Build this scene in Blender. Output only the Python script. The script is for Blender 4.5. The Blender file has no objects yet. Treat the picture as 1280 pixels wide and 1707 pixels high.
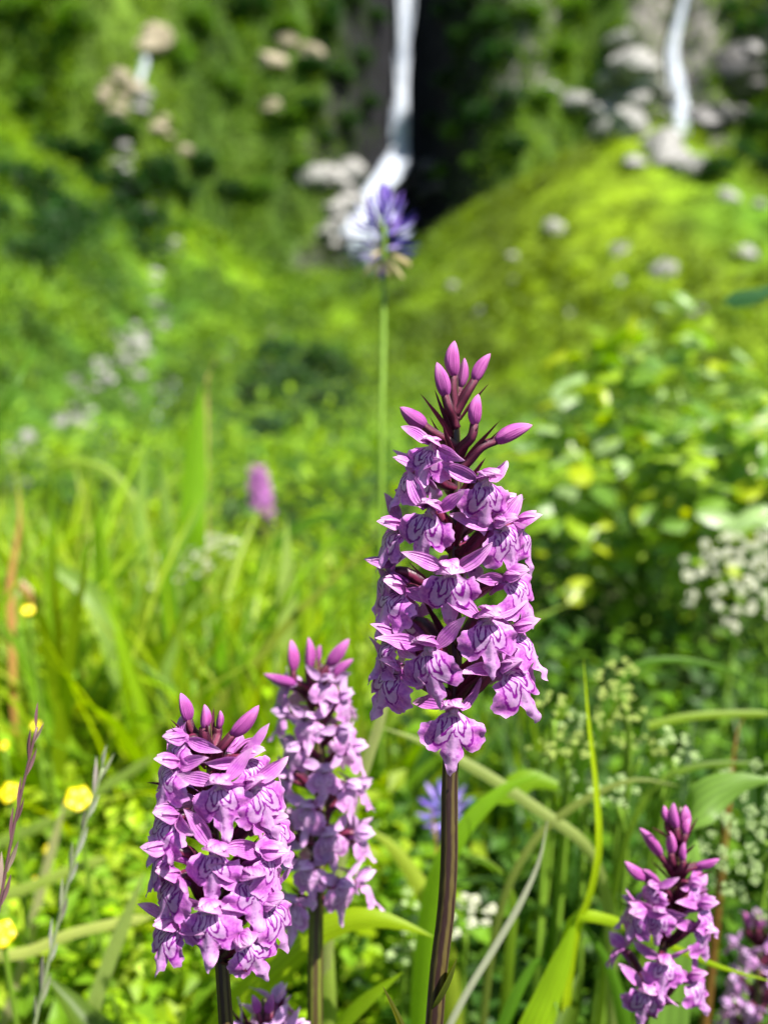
import bpy, math, random
import numpy as np
from mathutils import Vector, Matrix

R = math.radians
rng = np.random.default_rng(7)
random.seed(7)
scene = bpy.context.scene
COL = scene.collection

# ------------------------------------------------------------------ camera, sky, sun, exposure
CAM = Vector((0, 0, 0.36))
PITCH = R(15.0)
VFOV = R(56.0)
FPX = 853.5 / math.tan(VFOV / 2)          # focal length in photo pixels (1280 x 1707)
FOCUS = 0.178
camd = bpy.data.cameras.new('camera')
cam = bpy.data.objects.new('camera', camd)
COL.objects.link(cam)
cam.location = CAM
cam.rotation_euler = (R(90) - PITCH, 0, 0)
camd.sensor_fit = 'VERTICAL'
camd.sensor_height = 36.0
camd.lens = 18.0 / math.tan(VFOV / 2)
camd.clip_start = 0.005
camd.clip_end = 2000
camd.dof.use_dof = True
camd.dof.focus_distance = FOCUS - 0.007
camd.dof.aperture_fstop = camd.lens / 2.8   # 2.8 mm wide opening
scene.camera = cam

SUN_EL, SUN_AZ = R(60), R(121)              # azimuth clockwise from +Y (view direction) : right, a little behind the camera
world = bpy.data.worlds.new('World')
scene.world = world
world.use_nodes = True
wn = world.node_tree
sky = wn.nodes.new('ShaderNodeTexSky')
sky.sky_type = 'NISHITA'
sky.sun_disc = False
sky.sun_elevation = SUN_EL
sky.sun_rotation = SUN_AZ
wn.links.new(sky.outputs[0], wn.nodes['Background'].inputs[0])
wn.nodes['Background'].inputs[1].default_value = 0.065
sund = bpy.data.lights.new('sun', 'SUN')
sund.energy = 5.0
sund.angle = R(0.53)
sund.color = (1.0, 0.955, 0.88)
sun = bpy.data.objects.new('sun', sund)
COL.objects.link(sun)
S = Vector((math.sin(SUN_AZ) * math.cos(SUN_EL), math.cos(SUN_AZ) * math.cos(SUN_EL), math.sin(SUN_EL)))
sun.rotation_euler = S.to_track_quat('Z', 'Y').to_euler()
sun.location = (3, -2, 6)
scene.view_settings.view_transform = 'Standard'
scene.view_settings.look = 'None'
scene.view_settings.exposure = 1.33
scene.view_settings.gamma = 1.0
scene.render.engine = 'CYCLES'
scene.cycles.use_denoising = True
scene.cycles.max_bounces = 7
scene.cycles.diffuse_bounces = 4
scene.cycles.glossy_bounces = 2
scene.cycles.transmission_bounces = 4
scene.cycles.caustics_reflective = False
scene.cycles.caustics_refractive = False
scene.cycles.sample_clamp_indirect = 6.0

CP, SP = math.cos(PITCH), math.sin(PITCH)
def at(px, py, d):
    """photo pixel + depth along the view axis (m) -> world point"""
    xc = (px - 640) / FPX * d
    yc = (853.5 - py) / FPX * d
    return Vector((xc, d * CP + yc * SP, CAM.z + yc * CP - d * SP))
def project(p):
    v = p - CAM
    d = v.y * CP - v.z * SP
    yc = v.y * SP + v.z * CP
    return 640 + v.x / d * FPX, 853.5 - yc / d * FPX, d

# ------------------------------------------------------------------ helpers
class MB:
    """collects geometry for one mesh; every vertex carries puv (vector) and col (colour)"""
    def __init__(s):
        s.v, s.f, s.uv, s.c, s.n = [], [], [], [], 0
    def add(s, v, f, uv=None, c=(1, 1, 1)):
        v = np.asarray(v, float).reshape(-1, 3)
        f = [tuple(i + s.n for i in q) for q in f]
        s.v.append(v); s.f.extend(f)
        s.uv.append(np.zeros((len(v), 3)) if uv is None else np.asarray(uv, float))
        c = np.asarray(c, float)
        s.c.append(np.tile(c, (len(v), 1)) if c.ndim == 1 else c)
        s.n += len(v)
        return s
    def mesh(s, name, mat, smooth=True):
        me = bpy.data.meshes.new(name)
        me.from_pydata(np.concatenate(s.v), [], s.f)
        a = me.attributes.new('puv', 'FLOAT_VECTOR', 'POINT')
        a.data.foreach_set('vector', np.concatenate(s.uv).ravel())
        c = np.concatenate(s.c)
        c = np.concatenate([c, np.ones((len(c), 1))], 1)
        a = me.attributes.new('col', 'FLOAT_COLOR', 'POINT')
        a.data.foreach_set('color', c.ravel())
        if smooth:
            me.polygons.foreach_set('use_smooth', [True] * len(me.polygons))
        me.materials.append(mat)
        me.update()
        return me

def fast_mesh(name, V, F, C, mat, UV=None, smooth=True):
    """big meshes: V (n,3), F (m,4) quads, C (n,3)"""
    me = bpy.data.meshes.new(name)
    k = F.shape[1]
    me.vertices.add(len(V)); me.vertices.foreach_set('co', V.astype(np.float32).ravel())
    me.loops.add(F.size); me.loops.foreach_set('vertex_index', F.astype(np.int32).ravel())
    me.polygons.add(len(F))
    me.polygons.foreach_set('loop_start', np.arange(0, F.size, k, dtype=np.int32))
    me.polygons.foreach_set('use_smooth', np.full(len(F), smooth))
    me.update(calc_edges=True)
    C4 = np.concatenate([C, np.ones((len(C), 1))], 1).astype(np.float32)
    a = me.attributes.new('col', 'FLOAT_COLOR', 'POINT'); a.data.foreach_set('color', C4.ravel())
    a = me.attributes.new('puv', 'FLOAT_VECTOR', 'POINT')
    a.data.foreach_set('vector', (np.zeros((len(V), 3)) if UV is None else UV).astype(np.float32).ravel())
    me.materials.append(mat)
    return me

def link(name, data, parent=None, M=None):
    o = bpy.data.objects.new(name, data)
    COL.objects.link(o)
    if parent is not None:
        o.parent = parent
    if M is not None:
        o.matrix_basis = M
    return o
def tag(o, label, cat, group=None, kind=None):
    if label: o['label'] = label
    if cat: o['category'] = cat
    if group: o['group'] = group
    if kind: o['kind'] = kind
    return o
def thing(name, loc, label, cat, group=None):
    o = bpy.data.objects.new(name, None)
    o.empty_display_size = 0.02
    COL.objects.link(o)
    o.location = loc
    return tag(o, label, cat, group)

def basis(direction, normal):
    """matrix whose Z is direction and whose -Y faces normal"""
    z = Vector(direction).normalized()
    y = -Vector(normal)
    y = (y - z * y.dot(z))
    if y.length < 1e-5: y = z.orthogonal()
    y.normalize()
    x = y.cross(z)
    return Matrix(((x.x, y.x, z.x), (x.y, y.y, z.y), (x.z, y.z, z.z))).to_4x4()

def crom(P, n):
    """smooth curve through points (chord-spaced, so uneven spacing does not overshoot), n samples"""
    P = np.asarray(P, float)
    h = np.linalg.norm(np.diff(P, axis=0), axis=1) ** .8 + 1e-9
    T = np.concatenate([[0], np.cumsum(h)])
    sl = np.diff(P, axis=0) / h[:, None]
    m = np.vstack([sl[:1], (sl[1:] * h[:-1, None] + sl[:-1] * h[1:, None]) / (h[1:] + h[:-1])[:, None], sl[-1:]])
    t = np.linspace(0, T[-1], n)
    i = np.clip(np.searchsorted(T, t, 'right') - 1, 0, len(h) - 1)
    u = ((t - T[i]) / h[i])[:, None]; H = h[i][:, None]
    return (1 + 2 * u) * (1 - u) ** 2 * P[i] + u * (1 - u) ** 2 * H * m[i] + u * u * (3 - 2 * u) * P[i + 1] + u * u * (u - 1) * H * m[i + 1]

def gridfaces(nr, nc, wrap=False):
    f = []
    for r in range(nr - 1):
        for c in range(nc if wrap else nc - 1):
            d = (c + 1) % nc
            f.append((r * nc + c, r * nc + d, (r + 1) * nc + d, (r + 1) * nc + c))
    return f

def tube(P, rad, seg=8, ridge=0.0, nridge=0, cap=True):
    """P (n,3), rad (n,) -> verts, faces, uv(angle/2pi, v, 0)"""
    P = np.asarray(P, float); n = len(P)
    rad = np.broadcast_to(np.asarray(rad, float), (n,))
    T = np.gradient(P, axis=0); T /= np.linalg.norm(T, axis=1)[:, None] + 1e-12
    ref = np.array([0.13, -0.97, 0.2]) if abs(T[0, 1]) < 0.9 else np.array([1., 0, 0])
    V, UV = [], []
    for k in range(n):
        a = np.cross(T[k], ref); a /= np.linalg.norm(a) + 1e-12
        b = np.cross(T[k], a)
        th = np.arange(seg) / seg * 2 * math.pi
        rr = rad[k] * (1 + ridge * np.cos(nridge * th))
        V.append(P[k] + (np.cos(th) * rr)[:, None] * a + (np.sin(th) * rr)[:, None] * b)
        UV.append(np.stack([th / 2 / math.pi, np.full(seg, k / (n - 1)), np.zeros(seg)], 1))
    f = gridfaces(n, seg, True)
    if cap:
        f.append(tuple(range(seg))[::-1]); f.append(tuple((n - 1) * seg + i for i in range(seg)))
    return np.concatenate(V), f, np.concatenate(UV)

def petal(L, W, nu=7, nv=10, peak=.45, q=1.0, basew=.15, cup=0., bend=0., bend0=0., twist=0., wav=0., fold=0., seed=0):
    """lanceolate sheet, base at origin, along +Z, face -Y, curling toward -Y by bend. returns verts, faces, uv(u,v,0)"""
    r = np.random.default_rng(seed)
    v = np.linspace(0, 1, nv)
    p = math.log(.5) / math.log(peak)
    w = np.sin(math.pi * v ** p) ** q
    w = np.maximum(w, basew * (1 - v) ** .5) * W / 2
    ang = bend0 + bend * v
    ds = L / (nv - 1)
    y = -np.concatenate([[0], np.cumsum(np.sin(ang[:-1]) * ds)])
    z = np.concatenate([[0], np.cumsum(np.cos(ang[:-1]) * ds)])
    u = np.linspace(-1, 1, nu)
    ph = r.uniform(0, 6.28, 3)
    V, UV = [], []
    for k in range(nv):
        x = u * w[k]
        off = -cup * (u ** 2) * w[k] - fold * np.abs(u) * w[k]
        off = off + wav * W * np.abs(u) ** 2 * (np.sin(9 * v[k] + ph[0] + 2 * u) * .6 + np.sin(17 * v[k] + ph[1] - u) * .4)
        ca, sa = math.cos(ang[k]), math.sin(ang[k])
        tw = twist * v[k]
        xx = x * math.cos(tw) - off * math.sin(tw)
        oo = x * math.sin(tw) + off * math.cos(tw)
        V.append(np.stack([xx, y[k] + oo * ca, z[k] + oo * sa], 1))
        UV.append(np.stack([u, np.full(nu, v[k]), np.zeros(nu)], 1))
    return np.concatenate(V), gridfaces(nv, nu), np.concatenate(UV)

def tf(V, M):
    V = np.asarray(V, float)
    A = np.array(M)
    return V @ A[:3, :3].T + A[:3, 3]

class Wave:
    """smooth pseudo-noise from random sines"""
    def __init__(s, seed, n=14, lo=.6, hi=3.):
        r = np.random.default_rng(seed)
        s.k = r.normal(size=(n, 2)); s.k /= np.linalg.norm(s.k, axis=1)[:, None]
        fr = np.exp(r.uniform(math.log(lo), math.log(hi), n)); s.k *= fr[:, None]
        s.p = r.uniform(0, 6.28, n); s.a = fr ** -.8; s.a /= s.a.sum()
    def __call__(s, x, y):
        x = np.asarray(x, float)[..., None]; y = np.asarray(y, float)[..., None]
        return (np.sin(x * s.k[:, 0] + y * s.k[:, 1] + s.p) * s.a).sum(-1) * 2.2

# ------------------------------------------------------------------ materials
def newmat(name):
    m = bpy.data.materials.new(name); m.use_nodes = True
    nt = m.node_tree; nt.nodes.clear()
    out = nt.nodes.new('ShaderNodeOutputMaterial')
    return m, nt, out
def N(nt, typ, **kw):
    n = nt.nodes.new('ShaderNode' + typ)
    for k, v in kw.items():
        if k.startswith('i_'):
            key = k[2:]
            key = int(key) if key.isdigit() else key
            s = n.inputs[key]
            if isinstance(v, bpy.types.NodeSocket): nt.links.new(v, s)
            else: s.default_value = v
        else: setattr(n, k, v)
    return n
def M_(nt, op, a, b=0., c=None):
    n = nt.nodes.new('ShaderNodeMath'); n.operation = op
    for i, v in enumerate((a, b) if c is None else (a, b, c)):
        if isinstance(v, bpy.types.NodeSocket): nt.links.new(v, n.inputs[i])
        else: n.inputs[i].default_value = v
    return n.outputs[0]
def mixc(nt, fac, a, b, mode='MIX'):
    n = nt.nodes.new('ShaderNodeMix'); n.data_type = 'RGBA'; n.blend_type = mode
    for s, v in ((n.inputs[0], fac), (n.inputs[6], a), (n.inputs[7], b)):
        if isinstance(v, bpy.types.NodeSocket): nt.links.new(v, s)
        elif isinstance(v, (int, float)): s.default_value = v
        else: s.default_value = (*v, 1)
    return n.outputs[2]
def sstep(nt, x, lo, hi):
    n = nt.nodes.new('ShaderNodeMapRange'); n.interpolation_type = 'SMOOTHSTEP'
    n.inputs[1].default_value = lo; n.inputs[2].default_value = hi
    nt.links.new(x, n.inputs[0]); return n.outputs[0]
def thin_surface(nt, out, colour, trans_col, trans=.35, rough=.5, spec=.4, bump=None):
    """thin plant tissue: principled reflection + translucent transmission"""
    p = N(nt, 'BsdfPrincipled', i_Roughness=rough)
    p.inputs['Specular IOR Level'].default_value = spec
    nt.links.new(colour, p.inputs['Base Color'])
    t = N(nt, 'BsdfTranslucent'); nt.links.new(trans_col, t.inputs[0])
    if bump is not None:
        nt.links.new(bump, p.inputs['Normal']); nt.links.new(bump, t.inputs['Normal'])
    mx = N(nt, 'MixShader', i_0=trans)
    nt.links.new(p.outputs[0], mx.inputs[1]); nt.links.new(t.outputs[0], mx.inputs[2])
    nt.links.new(mx.outputs[0], out.inputs[0])

LILAC = (0.44, 0.090, 0.48); PINK = (0.62, 0.19, 0.57); PALE = (0.66, 0.50, 0.72); DARK = (0.21, 0.008, 0.25)

def obj_random(nt):
    return N(nt, 'ObjectInfo').outputs['Random']

def mat_lip(name, pale=0.0):
    m, nt, out = newmat(name)
    a = N(nt, 'Attribute', attribute_name='puv')
    rnd = obj_random(nt)
    off = N(nt, 'CombineXYZ', i_0=M_(nt, 'MULTIPLY', rnd, 37.), i_1=M_(nt, 'MULTIPLY', rnd, 91.), i_2=0.)
    pos = N(nt, 'VectorMath', operation='ADD', i_0=a.outputs['Vector'], i_1=off.outputs[0])
    nz = N(nt, 'TexNoise', i_Vector=pos.outputs[0], i_Scale=.55, i_Detail=2.)
    d = N(nt, 'VectorMath', operation='SUBTRACT', i_0=nz.outputs['Color'], i_1=(.5, .5, .5))
    d2 = N(nt, 'VectorMath', operation='SCALE', i_0=d.outputs[0]); d2.inputs[3].default_value = 1.45
    p = N(nt, 'VectorMath', operation='ADD', i_0=a.outputs['Vector'], i_1=d2.outputs[0])
    ps = N(nt, 'VectorMath', operation='SCALE', i_0=p.outputs[0]); nt.links.new(M_(nt, 'ADD', .88, M_(nt, 'MULTIPLY', rnd, .3)), ps.inputs[3])
    s = N(nt, 'SeparateXYZ', i_0=ps.outputs[0]); s0 = N(nt, 'SeparateXYZ', i_0=a.outputs['Vector'])
    x = M_(nt, 'ABSOLUTE', s.outputs[0]); y = s.outputs[1]
    def ell(cx, cy, rx, ry, rot):
        ca, sa = math.cos(R(rot)), math.sin(R(rot))
        dx = M_(nt, 'SUBTRACT', x, cx); dy = M_(nt, 'SUBTRACT', y, cy)
        u = M_(nt, 'DIVIDE', M_(nt, 'ADD', M_(nt, 'MULTIPLY', dx, ca), M_(nt, 'MULTIPLY', dy, sa)), rx)
        v = M_(nt, 'DIVIDE', M_(nt, 'SUBTRACT', M_(nt, 'MULTIPLY', dy, ca), M_(nt, 'MULTIPLY', dx, sa)), ry)
        return M_(nt, 'SQRT', M_(nt, 'ADD', M_(nt, 'MULTIPLY', u, u), M_(nt, 'MULTIPLY', v, v)))
    def ring(e, w0, w1):
        dd = M_(nt, 'ABSOLUTE', M_(nt, 'SUBTRACT', e, 1.))
        return M_(nt, 'SUBTRACT', 1., sstep(nt, dd, w0, w1))
    eo = ell(1.75, -2.7, 1.55, 3.1, 24)
    ei = ell(1.2, -1.9, .55, 1.75, 20)
    ro = ring(eo, .045, .145); ri = ring(ei, .13, .36)
    # inner loop open to the throat, dash in its middle, streaks beside it
    dash = M_(nt, 'MULTIPLY', M_(nt, 'SUBTRACT', 1., sstep(nt, M_(nt, 'ABSOLUTE', M_(nt, 'SUBTRACT', x, 2.15)), .12, .26)),
              M_(nt, 'SUBTRACT', 1., sstep(nt, M_(nt, 'ABSOLUTE', M_(nt, 'SUBTRACT', y, -1.9)), .6, .9)))
    vor = N(nt, 'TexVoronoi', i_Vector=pos.outputs[0], i_Scale=.75)
    dots = M_(nt, 'MULTIPLY', M_(nt, 'SUBTRACT', 1., sstep(nt, vor.outputs['Distance'], .2, .34)),
              M_(nt, 'MULTIPLY', sstep(nt, M_(nt, 'MULTIPLY', y, -1.), 5.4, 6.2), M_(nt, 'SUBTRACT', 1., sstep(nt, x, 1.1, 1.6))))
    br = N(nt, 'TexNoise', i_Vector=pos.outputs[0], i_Scale=1.2, i_Detail=1.)
    brk = sstep(nt, br.outputs[0], .3, .42)
    line = M_(nt, 'MAXIMUM', M_(nt, 'MULTIPLY', ro, brk), M_(nt, 'MAXIMUM', ri, M_(nt, 'MAXIMUM', dash, M_(nt, 'MULTIPLY', dots, .5))))
    below = sstep(nt, M_(nt, 'MULTIPLY', y, -1.), .25, .8)
    line = M_(nt, 'MULTIPLY', line, below)
    inside = M_(nt, 'SUBTRACT', 1., sstep(nt, eo, .75, 1.08))
    mid = M_(nt, 'MULTIPLY', M_(nt, 'SUBTRACT', 1., sstep(nt, x, .5, 1.9)), .75)
    palef = M_(nt, 'MAXIMUM', M_(nt, 'MULTIPLY', inside, M_(nt, 'SUBTRACT', 1., M_(nt, 'MULTIPLY', sstep(nt, x, 1.2, 3.8), .45))), mid)
    fine = N(nt, 'TexNoise', i_Vector=pos.outputs[0], i_Scale=1.6, i_Detail=4.)
    # veins fanning out from the throat
    ang = M_(nt, 'ARCTAN2', s.outputs[0], M_(nt, 'SUBTRACT', 1.2, s0.outputs[1]))
    vein = M_(nt, 'POWER', M_(nt, 'ABSOLUTE', M_(nt, 'SINE', M_(nt, 'MULTIPLY', ang, 17.))), 5.)
    base = mixc(nt, sstep(nt, fine.outputs[0], .32, .68), LILAC, PINK)
    base = mixc(nt, M_(nt, 'MULTIPLY', vein, .16), base, (.30, .06, .48))
    edge = sstep(nt, a.outputs['Fac'], 0, 1)
    c = mixc(nt, M_(nt, 'MULTIPLY', palef, .62), base, PALE)
    ez = N(nt, 'SeparateXYZ', i_0=a.outputs['Vector'])
    c = mixc(nt, M_(nt, 'MULTIPLY', sstep(nt, ez.outputs[2], .82, 1.), .4), c, (.72, .42, .74))
    if pale: c = mixc(nt, pale, c, (.74, .44, .70))
    hs = N(nt, 'HueSaturation', i_Color=c); nt.links.new(M_(nt, 'ADD', .88, M_(nt, 'MULTIPLY', rnd, .28)), hs.inputs['Value'])
    c = mixc(nt, M_(nt, 'MULTIPLY', line, 1. - pale * 1.2), hs.outputs[0], DARK)
    b = N(nt, 'Bump', i_Strength=.25, i_Distance=.0003, i_Height=fine.outputs[0])
    thin_surface(nt, out, c, c, .33, .42, .35, b.outputs[0])
    return m

def mat_petal(name, c0, c1, cv, tip=None, trans=.35, veins=.13, pale=0.):
    m, nt, out = newmat(name)
    a = N(nt, 'Attribute', attribute_name='puv'); rnd = obj_random(nt)
    s = N(nt, 'SeparateXYZ', i_0=a.outputs['Vector'])
    tc = N(nt, 'TexCoord'); nz = N(nt, 'TexNoise', i_Vector=tc.outputs['Object'], i_Scale=420., i_Detail=4.)
    base = mixc(nt, sstep(nt, nz.outputs[0], .3, .7), c0, c1)
    st = M_(nt, 'ADD', M_(nt, 'MULTIPLY', s.outputs[0], 9.), M_(nt, 'MULTIPLY', nz.outputs[0], 1.5))
    vein = M_(nt, 'POWER', M_(nt, 'ABSOLUTE', M_(nt, 'SINE', st)), 6.)
    base = mixc(nt, M_(nt, 'MULTIPLY', vein, veins), base, cv)
    if tip is not None:
        base = mixc(nt, sstep(nt, s.outputs[1], .55, 1.), base, tip)
    ed = M_(nt, 'MULTIPLY', sstep(nt, M_(nt, 'ABSOLUTE', s.outputs[0]), .7, 1.), .45)
    base = mixc(nt, ed, base, c1)
    if pale: base = mixc(nt, pale, base, (.74, .55, .76))
    hs = N(nt, 'HueSaturation', i_Color=base)
    nt.links.new(M_(nt, 'ADD', .84, M_(nt, 'MULTIPLY', rnd, .34)), hs.inputs['Value'])
    nt.links.new(M_(nt, 'ADD', .49, M_(nt, 'MULTIPLY', rnd, .02)), hs.inputs['Hue'])
    base_in = hs.outputs[0]
    b = N(nt, 'Bump', i_Strength=.45, i_Distance=.0005, i_Height=M_(nt, 'ADD', vein, nz.outputs[0]))
    thin_surface(nt, out, hs.outputs[0], hs.outputs[0], trans, .42, .35, b.outputs[0])
    return m

def mat_stem(name, c0, c1, stripes=5.):
    m, nt, out = newmat(name)
    a = N(nt, 'Attribute', attribute_name='puv'); s = N(nt, 'SeparateXYZ', i_0=a.outputs['Vector'])
    tc = N(nt, 'TexCoord')
    mp = N(nt, 'Mapping', i_Vector=tc.outputs['Object']); mp.inputs['Scale'].default_value = (900, 900, 60)
    nz = N(nt, 'TexNoise', i_Vector=mp.outputs[0], i_Scale=1., i_Detail=3.)
    w = M_(nt, 'SINE', M_(nt, 'MULTIPLY', s.outputs[0], 6.2832 * stripes))
    w = M_(nt, 'ADD', w, M_(nt, 'MULTIPLY', M_(nt, 'SUBTRACT', nz.outputs[0], .5), 2.4))
    c = mixc(nt, sstep(nt, w, -.6, 1.2), c0, c1)
    p = N(nt, 'BsdfPrincipled', i_Roughness=.45); nt.links.new(c, p.inputs['Base Color'])
    b = N(nt, 'Bump', i_Strength=.4, i_Distance=.0004, i_Height=nz.outputs[0]); nt.links.new(b.outputs[0], p.inputs['Normal'])
    nt.links.new(p.outputs[0], out.inputs[0])
    return m

def mat_leaf(name, trans=.45, rough=.45, spec=.4, vary=.25, tsat=1.25, stripe=0.):
    """colour from the vertex colour, with mottling, per-object variation"""
    m, nt, out = newmat(name)
    a = N(nt, 'Attribute', attribute_name='col'); rnd = obj_random(nt)
    u = N(nt, 'Attribute', attribute_name='puv'); s = N(nt, 'SeparateXYZ', i_0=u.outputs['Vector'])
    tc = N(nt, 'TexCoord'); nz = N(nt, 'TexNoise', i_Vector=tc.outputs['Object'], i_Scale=90., i_Detail=3.)
    hs = N(nt, 'HueSaturation', i_Color=a.outputs['Color'])
    val = M_(nt, 'ADD', 1. - vary, M_(nt, 'ADD', M_(nt, 'MULTIPLY', nz.outputs[0], vary), M_(nt, 'MULTIPLY', rnd, vary)))
    if stripe:
        val = M_(nt, 'MULTIPLY', val, M_(nt, 'ADD', 1., M_(nt, 'MULTIPLY', M_(nt, 'SINE', M_(nt, 'MULTIPLY', s.outputs[0], 16.)), stripe)))
    nt.links.new(val, hs.inputs['Value'])
    tr = N(nt, 'HueSaturation', i_Color=hs.outputs[0]); tr.inputs['Saturation'].default_value = tsat; tr.inputs['Value'].default_value = 1.6
    tr.inputs['Hue'].default_value = .488
    b = N(nt, 'Bump', i_Strength=.2, i_Distance=.0005, i_Height=nz.outputs[0])
    thin_surface(nt, out, hs.outputs[0], tr.outputs[0], trans, rough, spec, b.outputs[0])
    return m

def mat_terrain():
    m, nt, out = newmat('terrain_material')
    a = N(nt, 'Attribute', attribute_name='col'); tc = N(nt, 'TexCoord')
    n1 = N(nt, 'TexNoise', i_Vector=tc.outputs['Object'], i_Scale=.9, i_Detail=6., i_Roughness=.65)
    n2 = N(nt, 'TexNoise', i_Vector=tc.outputs['Object'], i_Scale=7., i_Detail=4.)
    hs = N(nt, 'HueSaturation', i_Color=a.outputs['Color'])
    v = M_(nt, 'ADD', .25, M_(nt, 'ADD', M_(nt, 'MULTIPLY', sstep(nt, n1.outputs[0], .32, .68), .95), M_(nt, 'MULTIPLY', n2.outputs[0], .5)))
    nt.links.new(M_(nt, 'ADD', .475, M_(nt, 'MULTIPLY', n2.outputs[0], .05)), hs.inputs['Hue'])
    nt.links.new(v, hs.inputs['Value'])
    p = N(nt, 'BsdfPrincipled', i_Roughness=.85); nt.links.new(hs.outputs[0], p.inputs['Base Color']); p.inputs['Specular IOR Level'].default_value = .12
    b = N(nt, 'Bump', i_Strength=.8, i_Distance=.25, i_Height=n1.outputs[0]); nt.links.new(b.outputs[0], p.inputs['Normal'])
    nt.links.new(p.outputs[0], out.inputs[0])
    return m

def mat_rock(name, c0, c1, scale=3., rough=.75):
    m, nt, out = newmat(name)
    tc = N(nt, 'TexCoord'); rnd = obj_random(nt)
    n1 = N(nt, 'TexNoise', i_Vector=tc.outputs['Object'], i_Scale=scale, i_Detail=8., i_Roughness=.65)
    c = mixc(nt, sstep(nt, n1.outputs[0], .35, .65), c0, c1)
    p = N(nt, 'BsdfPrincipled', i_Roughness=rough); nt.links.new(c, p.inputs['Base Color'])
    b = N(nt, 'Bump', i_Strength=.8, i_Distance=.05, i_Height=n1.outputs[0]); nt.links.new(b.outputs[0], p.inputs['Normal'])
    nt.links.new(p.outputs[0], out.inputs[0])
    return m

def mat_water():
    m, nt, out = newmat('falling_water_material')
    tc = N(nt, 'TexCoord'); mp = N(nt, 'Mapping', i_Vector=tc.outputs['Object']); mp.inputs['Scale'].default_value = (5, 5, .5)
    n1 = N(nt, 'TexNoise', i_Vector=mp.outputs[0], i_Scale=1., i_Detail=5.)
    c = mixc(nt, sstep(nt, n1.outputs[0], .3, .7), (.42, .48, .60), (.74, .78, .84))
    p = N(nt, 'BsdfPrincipled', i_Roughness=.35); nt.links.new(c, p.inputs['Base Color'])
    t = N(nt, 'BsdfTranslucent'); nt.links.new(c, t.inputs[0])
    b = N(nt, 'Bump', i_Strength=.6, i_Distance=.1, i_Height=n1.outputs[0]); nt.links.new(b.outputs[0], p.inputs['Normal'])
    mx = N(nt, 'MixShader', i_0=.3); nt.links.new(p.outputs[0], mx.inputs[1]); nt.links.new(t.outputs[0], mx.inputs[2])
    nt.links.new(mx.outputs[0], out.inputs[0])
    return m

LIP = mat_lip('orchid_lip'); LIP_PALE = mat_lip('orchid_lip_pale', .4)
SEP = mat_petal('orchid_sepal', (.47, .11, .50), (.65, .25, .60), (.29, .04, .36), (.72, .40, .68))
SEP_PALE = mat_petal('orchid_sepal_pale', (.52, .20, .60), (.68, .36, .72), (.34, .08, .42), (.74, .48, .76), pale=.3)
HOOD = mat_petal('orchid_hood', (.46, .095, .48), (.65, .24, .60), (.28, .03, .33), (.74, .42, .70), veins=.18)
BUD = mat_petal('orchid_bud', (.32, .028, .27), (.52, .12, .43), (.20, .01, .15), (.62, .20, .50), trans=.15, veins=.45)
COLUMN = mat_petal('orchid_column', (.70, .42, .70), (.80, .62, .80), (.45, .05, .18), trans=.3, veins=.5)
OVARY = mat_stem('orchid_ovary', (.045, .004, .020), (.16, .018, .055), 3.)
BRACT = mat_petal('orchid_bract', (.060, .006, .024), (.15, .02, .05), (.04, .01, .015), trans=.25)
STEM_DARK = mat_stem('orchid_stem_dark', (.022, .008, .008), (.085, .062, .018), 6.)
STEM_GREEN = mat_stem('orchid_stem_green', (.06, .04, .015), (.13, .16, .02), 5.)
GREENSTEM = mat_stem('green_stem', (.12, .22, .015), (.20, .34, .03), 3.)
GRASS = mat_leaf('grass_material', .5, .45, .3, .3, 1.15, .12)
HERB = mat_leaf('herb_material', .45, .5, .25, .25)
FARLEAF = mat_leaf('far_leaf_material', .35, .6, .3, .2)
GLOSSLEAF = mat_leaf('shrub_leaf_material', .4, .36, .6, .25)
YELLOW = mat_leaf('buttercup_material', .25, .25, .6, .1, 1.0)
WHITEF = mat_leaf('umbel_flower_material', .3, .6, .3, .1, 1.0)
BLUEF = mat_leaf('rampion_material', .3, .5, .4, .15, 1.0)
DRY = mat_leaf('dry_stalk_material', .2, .45, .5, .2, 1.0, .15)
TERR = mat_terrain()
ROCKM = mat_rock('grey_boulder', (.10, .096, .090), (.35, .34, .32))
TANROCK = mat_rock('tan_rock', (.16, .13, .08), (.34, .29, .20), 1.2)
WETROCK = mat_rock('wet_rock', (.018, .018, .020), (.075, .068, .066), 1.5, .4)
WATER = mat_water()

# ------------------------------------------------------------------ terrain
w1, w2, w3 = Wave(1, 16, .08, .5), Wave(2, 18, .4, 2.0), Wave(3, 18, 2., 9.)
def sm(x, a, b):
    t = np.clip((np.asarray(x, float) - a) / (b - a), 0, 1); return t * t * (3 - 2 * t)
BY = np.array([-400, -60, -5, 0, 1.2, 2.2, 4, 8, 14, 25, 40, 50, 58, 64, 100, 400.])
BZ = np.array([60, 9, .5, 0, -.03, -.16, -.75, -1.75, -2.5, -3.2, -2.7, -1.9, -.8, -.2, 2, 20.])
def cliff_line(x):
    x = np.asarray(x, float)
    return 59 + 5 * np.exp(-((x - 2.2) / 2.8) ** 2) - 7 * sm(-x, 2.5, 14) + 1.5 * np.sin(x * .6 + 1) \
        - 1.0 * sm(x, 6, 12) + 3 * np.exp(-((x - 17.5) / 1.6) ** 2) - 6 * sm(x, 22, 40)
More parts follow.
